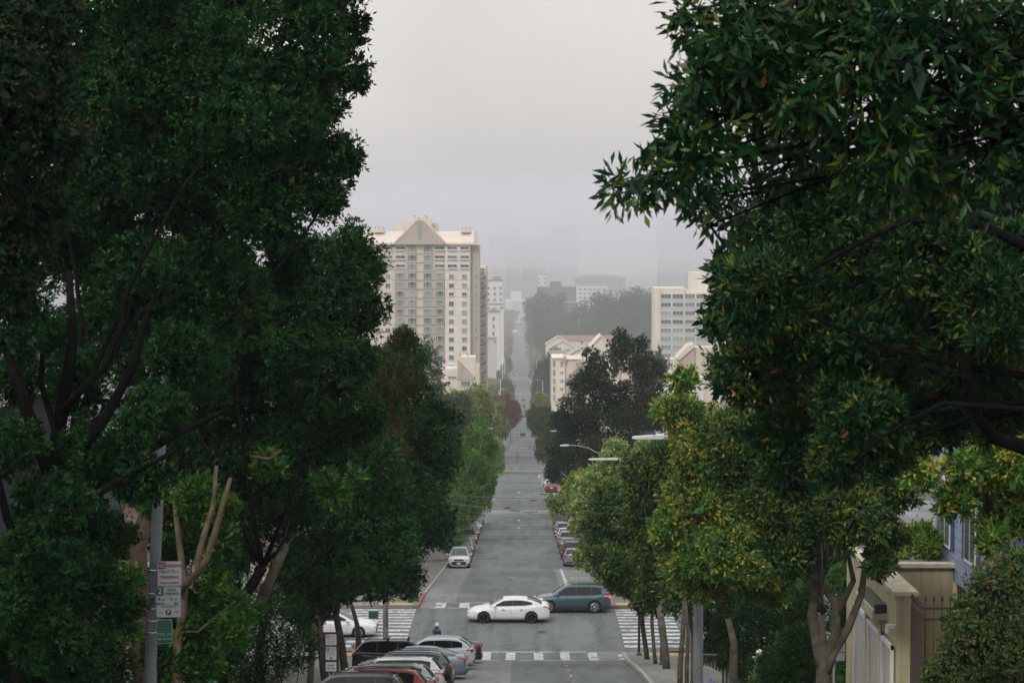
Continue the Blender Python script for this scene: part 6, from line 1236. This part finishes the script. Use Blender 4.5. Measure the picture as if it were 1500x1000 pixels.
# blue tarp-like bin lid at the lower edge and agapanthus heads
p = P(297, 1001, 46); root = empty('recycling_bin', (p.x, 46, gz(46)), 0, 'bright blue bin lid just above the bottom edge by the leaning trunk', 'bin'); h = p.z - gz(46) + .05; mb = MB(); mb.box(-.26, .26, -.3, .3, 0, h - .12); mb.build('body', mat('bin_blue_dark', (.02, .09, .2), .5), root); mb = MB(); mb.prism([(-.3, h - .12), (.3, h - .12), (.24, h - .03), (0, h), (-.24, h - .03)], -.34, .34, 'y'); mb.build('lid', mat('bin_blue', (.03, .20, .42), .45), root)
VIO = mat('flower_violet', (.17, .15, .50), .6)
for i, (px, py) in enumerate(((1040, 998), (1028, 1000), (1046, 1003))):
    d = 60; p = P(px, py, d); root = empty('agapanthus', (p.x, d, gz(d)), 0, ['violet flower head tallest beside the grey lamp pole', 'violet flower head touching the grey lamp pole', 'violet flower head lowest beside the grey lamp pole'][i], 'flower'); h = p.z - gz(d); mb = MB(); mb.tube([(0, 0, 0), (.02, 0, h)], .008, 5); mb.build('stem', LM['shade'], root)
    mb = MB()
    for k in range(50):
        v = Vector((rng.gauss(0, 1), rng.gauss(0, 1), rng.gauss(0, 1))).normalized() * .09; a = Vector((.02, 0, h)); u = v.cross(Vector((0, 0, 1))).normalized() * .016; mb.add([a + v * .4, a + v + u, a + v * 1.25, a + v - u], [(0, 1, 2, 3)])
    o = mb.build('flower_head', VIO, root)
# fallen leaves along the near kerb
mb = MB()
for i in range(700):
    d = 60 + 52 * rng.random() ** .7; x = rng.choice((5.9 - abs(rng.gauss(0, .18)), 6.3 + rng.random() * 2.6, 5.85 - abs(rng.gauss(0, .06)), -9.5 + rng.random() * 2)); z = zs(d) + (.012 if -7.4 < x < HW else .145); a = rng.random() * 6.28; r_ = rng.uniform(.03, .07)
    mb.add([(x + r_ * math.cos(a), d + r_ * math.sin(a), z + .004), (x - r_ * .5 * math.sin(a), d + r_ * .5 * math.cos(a), z + .02), (x - r_ * math.cos(a), d - r_ * math.sin(a), z + .006), (x + r_ * .5 * math.sin(a), d - r_ * .5 * math.cos(a), z + .002)], [(0, 1, 2, 3)])
o = mb.build('fallen_leaves', mat('leaf_litter', (.20, .11, .04), .8, scale=1.5, col2=(.09, .07, .03))); tag(o, 'dry leaves gathered along the kerb', None, None, 'stuff')

for lb, x, d in (('round manhole cover in the lane just past the crossing', -1.4, 141), ('round manhole cover near the middle of the crossing', 1.6, 117.6), ('round manhole cover farther along the second block', .9, 188)):
    root = empty('manhole_cover', (x, d, zs(d) + .012), 0, lb, 'manhole cover'); root.rotation_euler = (math.atan(slope(d)), 0, 0)
    mb = MB(); mb.lathe([(.40, 0), (.40, .006), (.001, .006)], 20); mb.build('rim', KERB, root); mb = MB(); mb.lathe([(.33, .0065), (.33, .012), (.001, .012)], 20); mb.build('cover', PLAST, root)
# ------------------------------------------------------------------ air
def volmat(name, dens, colr):
    m = bpy.data.materials.new(name); m.use_nodes = True; n = m.node_tree; n.nodes.clear()
    o_ = n.nodes.new('ShaderNodeOutputMaterial'); v = n.nodes.new('ShaderNodeVolumePrincipled'); v.inputs['Density'].default_value = dens; v.inputs['Color'].default_value = (*colr, 1); v.inputs['Anisotropy'].default_value = .2
    n.links.new(v.outputs[0], o_.inputs['Volume']); return m
def volbox(name, x0, x1, y0, y1, z0, z1, dens, colr, label):
    mb = MB(); mb.box(x0, x1, y0, y1, z0, z1); o = mb.build(name, volmat(name, dens, colr)); tag(o, label, None, None, 'stuff'); return o
volbox('haze', -6500, 6500, -400, 12500, -76, 64, .00015, (.94, .95, 1.0), 'pale sea haze lying over the whole street')
volbox('far_mist', -5000, 5000, 446, 9000, -77, 58, .00028, (.95, .945, 1.0), 'thin mist settled over the lower end of the street')
volbox('distant_mist', -4800, 4800, 1335, 8800, -76.5, 52, .00028, (.95, .935, .985), 'denser mist in front of the farthest towers')
# low cloud bank with a ragged base and a gently rising top
gx = np.arange(-2800, 2801, 140.); gy = np.arange(1440, 2710, 60.); mb = MB(); nx, ny = len(gx), len(gy)
def lump(x, y, k): return math.sin(x * .0061 + k) * math.cos(y * .0052 + k * 2) + .6 * math.sin(x * .017 + y * .011 + k) + .35 * math.sin(x * .037 - y * .023 + 3 * k)
top = [(x, y, 30 + .055 * (y - 1440) + 4 * lump(x, y, 1.0)) for y in gy for x in gx]; bot = [(x, y, -14 + 4.0 * lump(x, y, 2.3)) for y in gy for x in gx]
q = nx * ny; fs = [(j * nx + i, j * nx + i + 1, (j + 1) * nx + i + 1, (j + 1) * nx + i) for j in range(ny - 1) for i in range(nx - 1)]
fs += [(q + a, q + d_, q + c, q + b) for a, b, c, d_ in fs]
ring = [i for i in range(nx)] + [j * nx + nx - 1 for j in range(1, ny)] + [(ny - 1) * nx + i for i in range(nx - 2, -1, -1)] + [j * nx for j in range(ny - 2, 0, -1)]
fs += [(ring[k], q + ring[k], q + ring[(k + 1) % len(ring)], ring[(k + 1) % len(ring)]) for k in range(len(ring))]
mb.add(top + bot, fs); o = mb.build('fog_bank', volmat('fog_bank', .0018, (.84, .81, .905))); tag(o, 'low cloud bank swallowing the tops of the far towers', None, None, 'stuff')
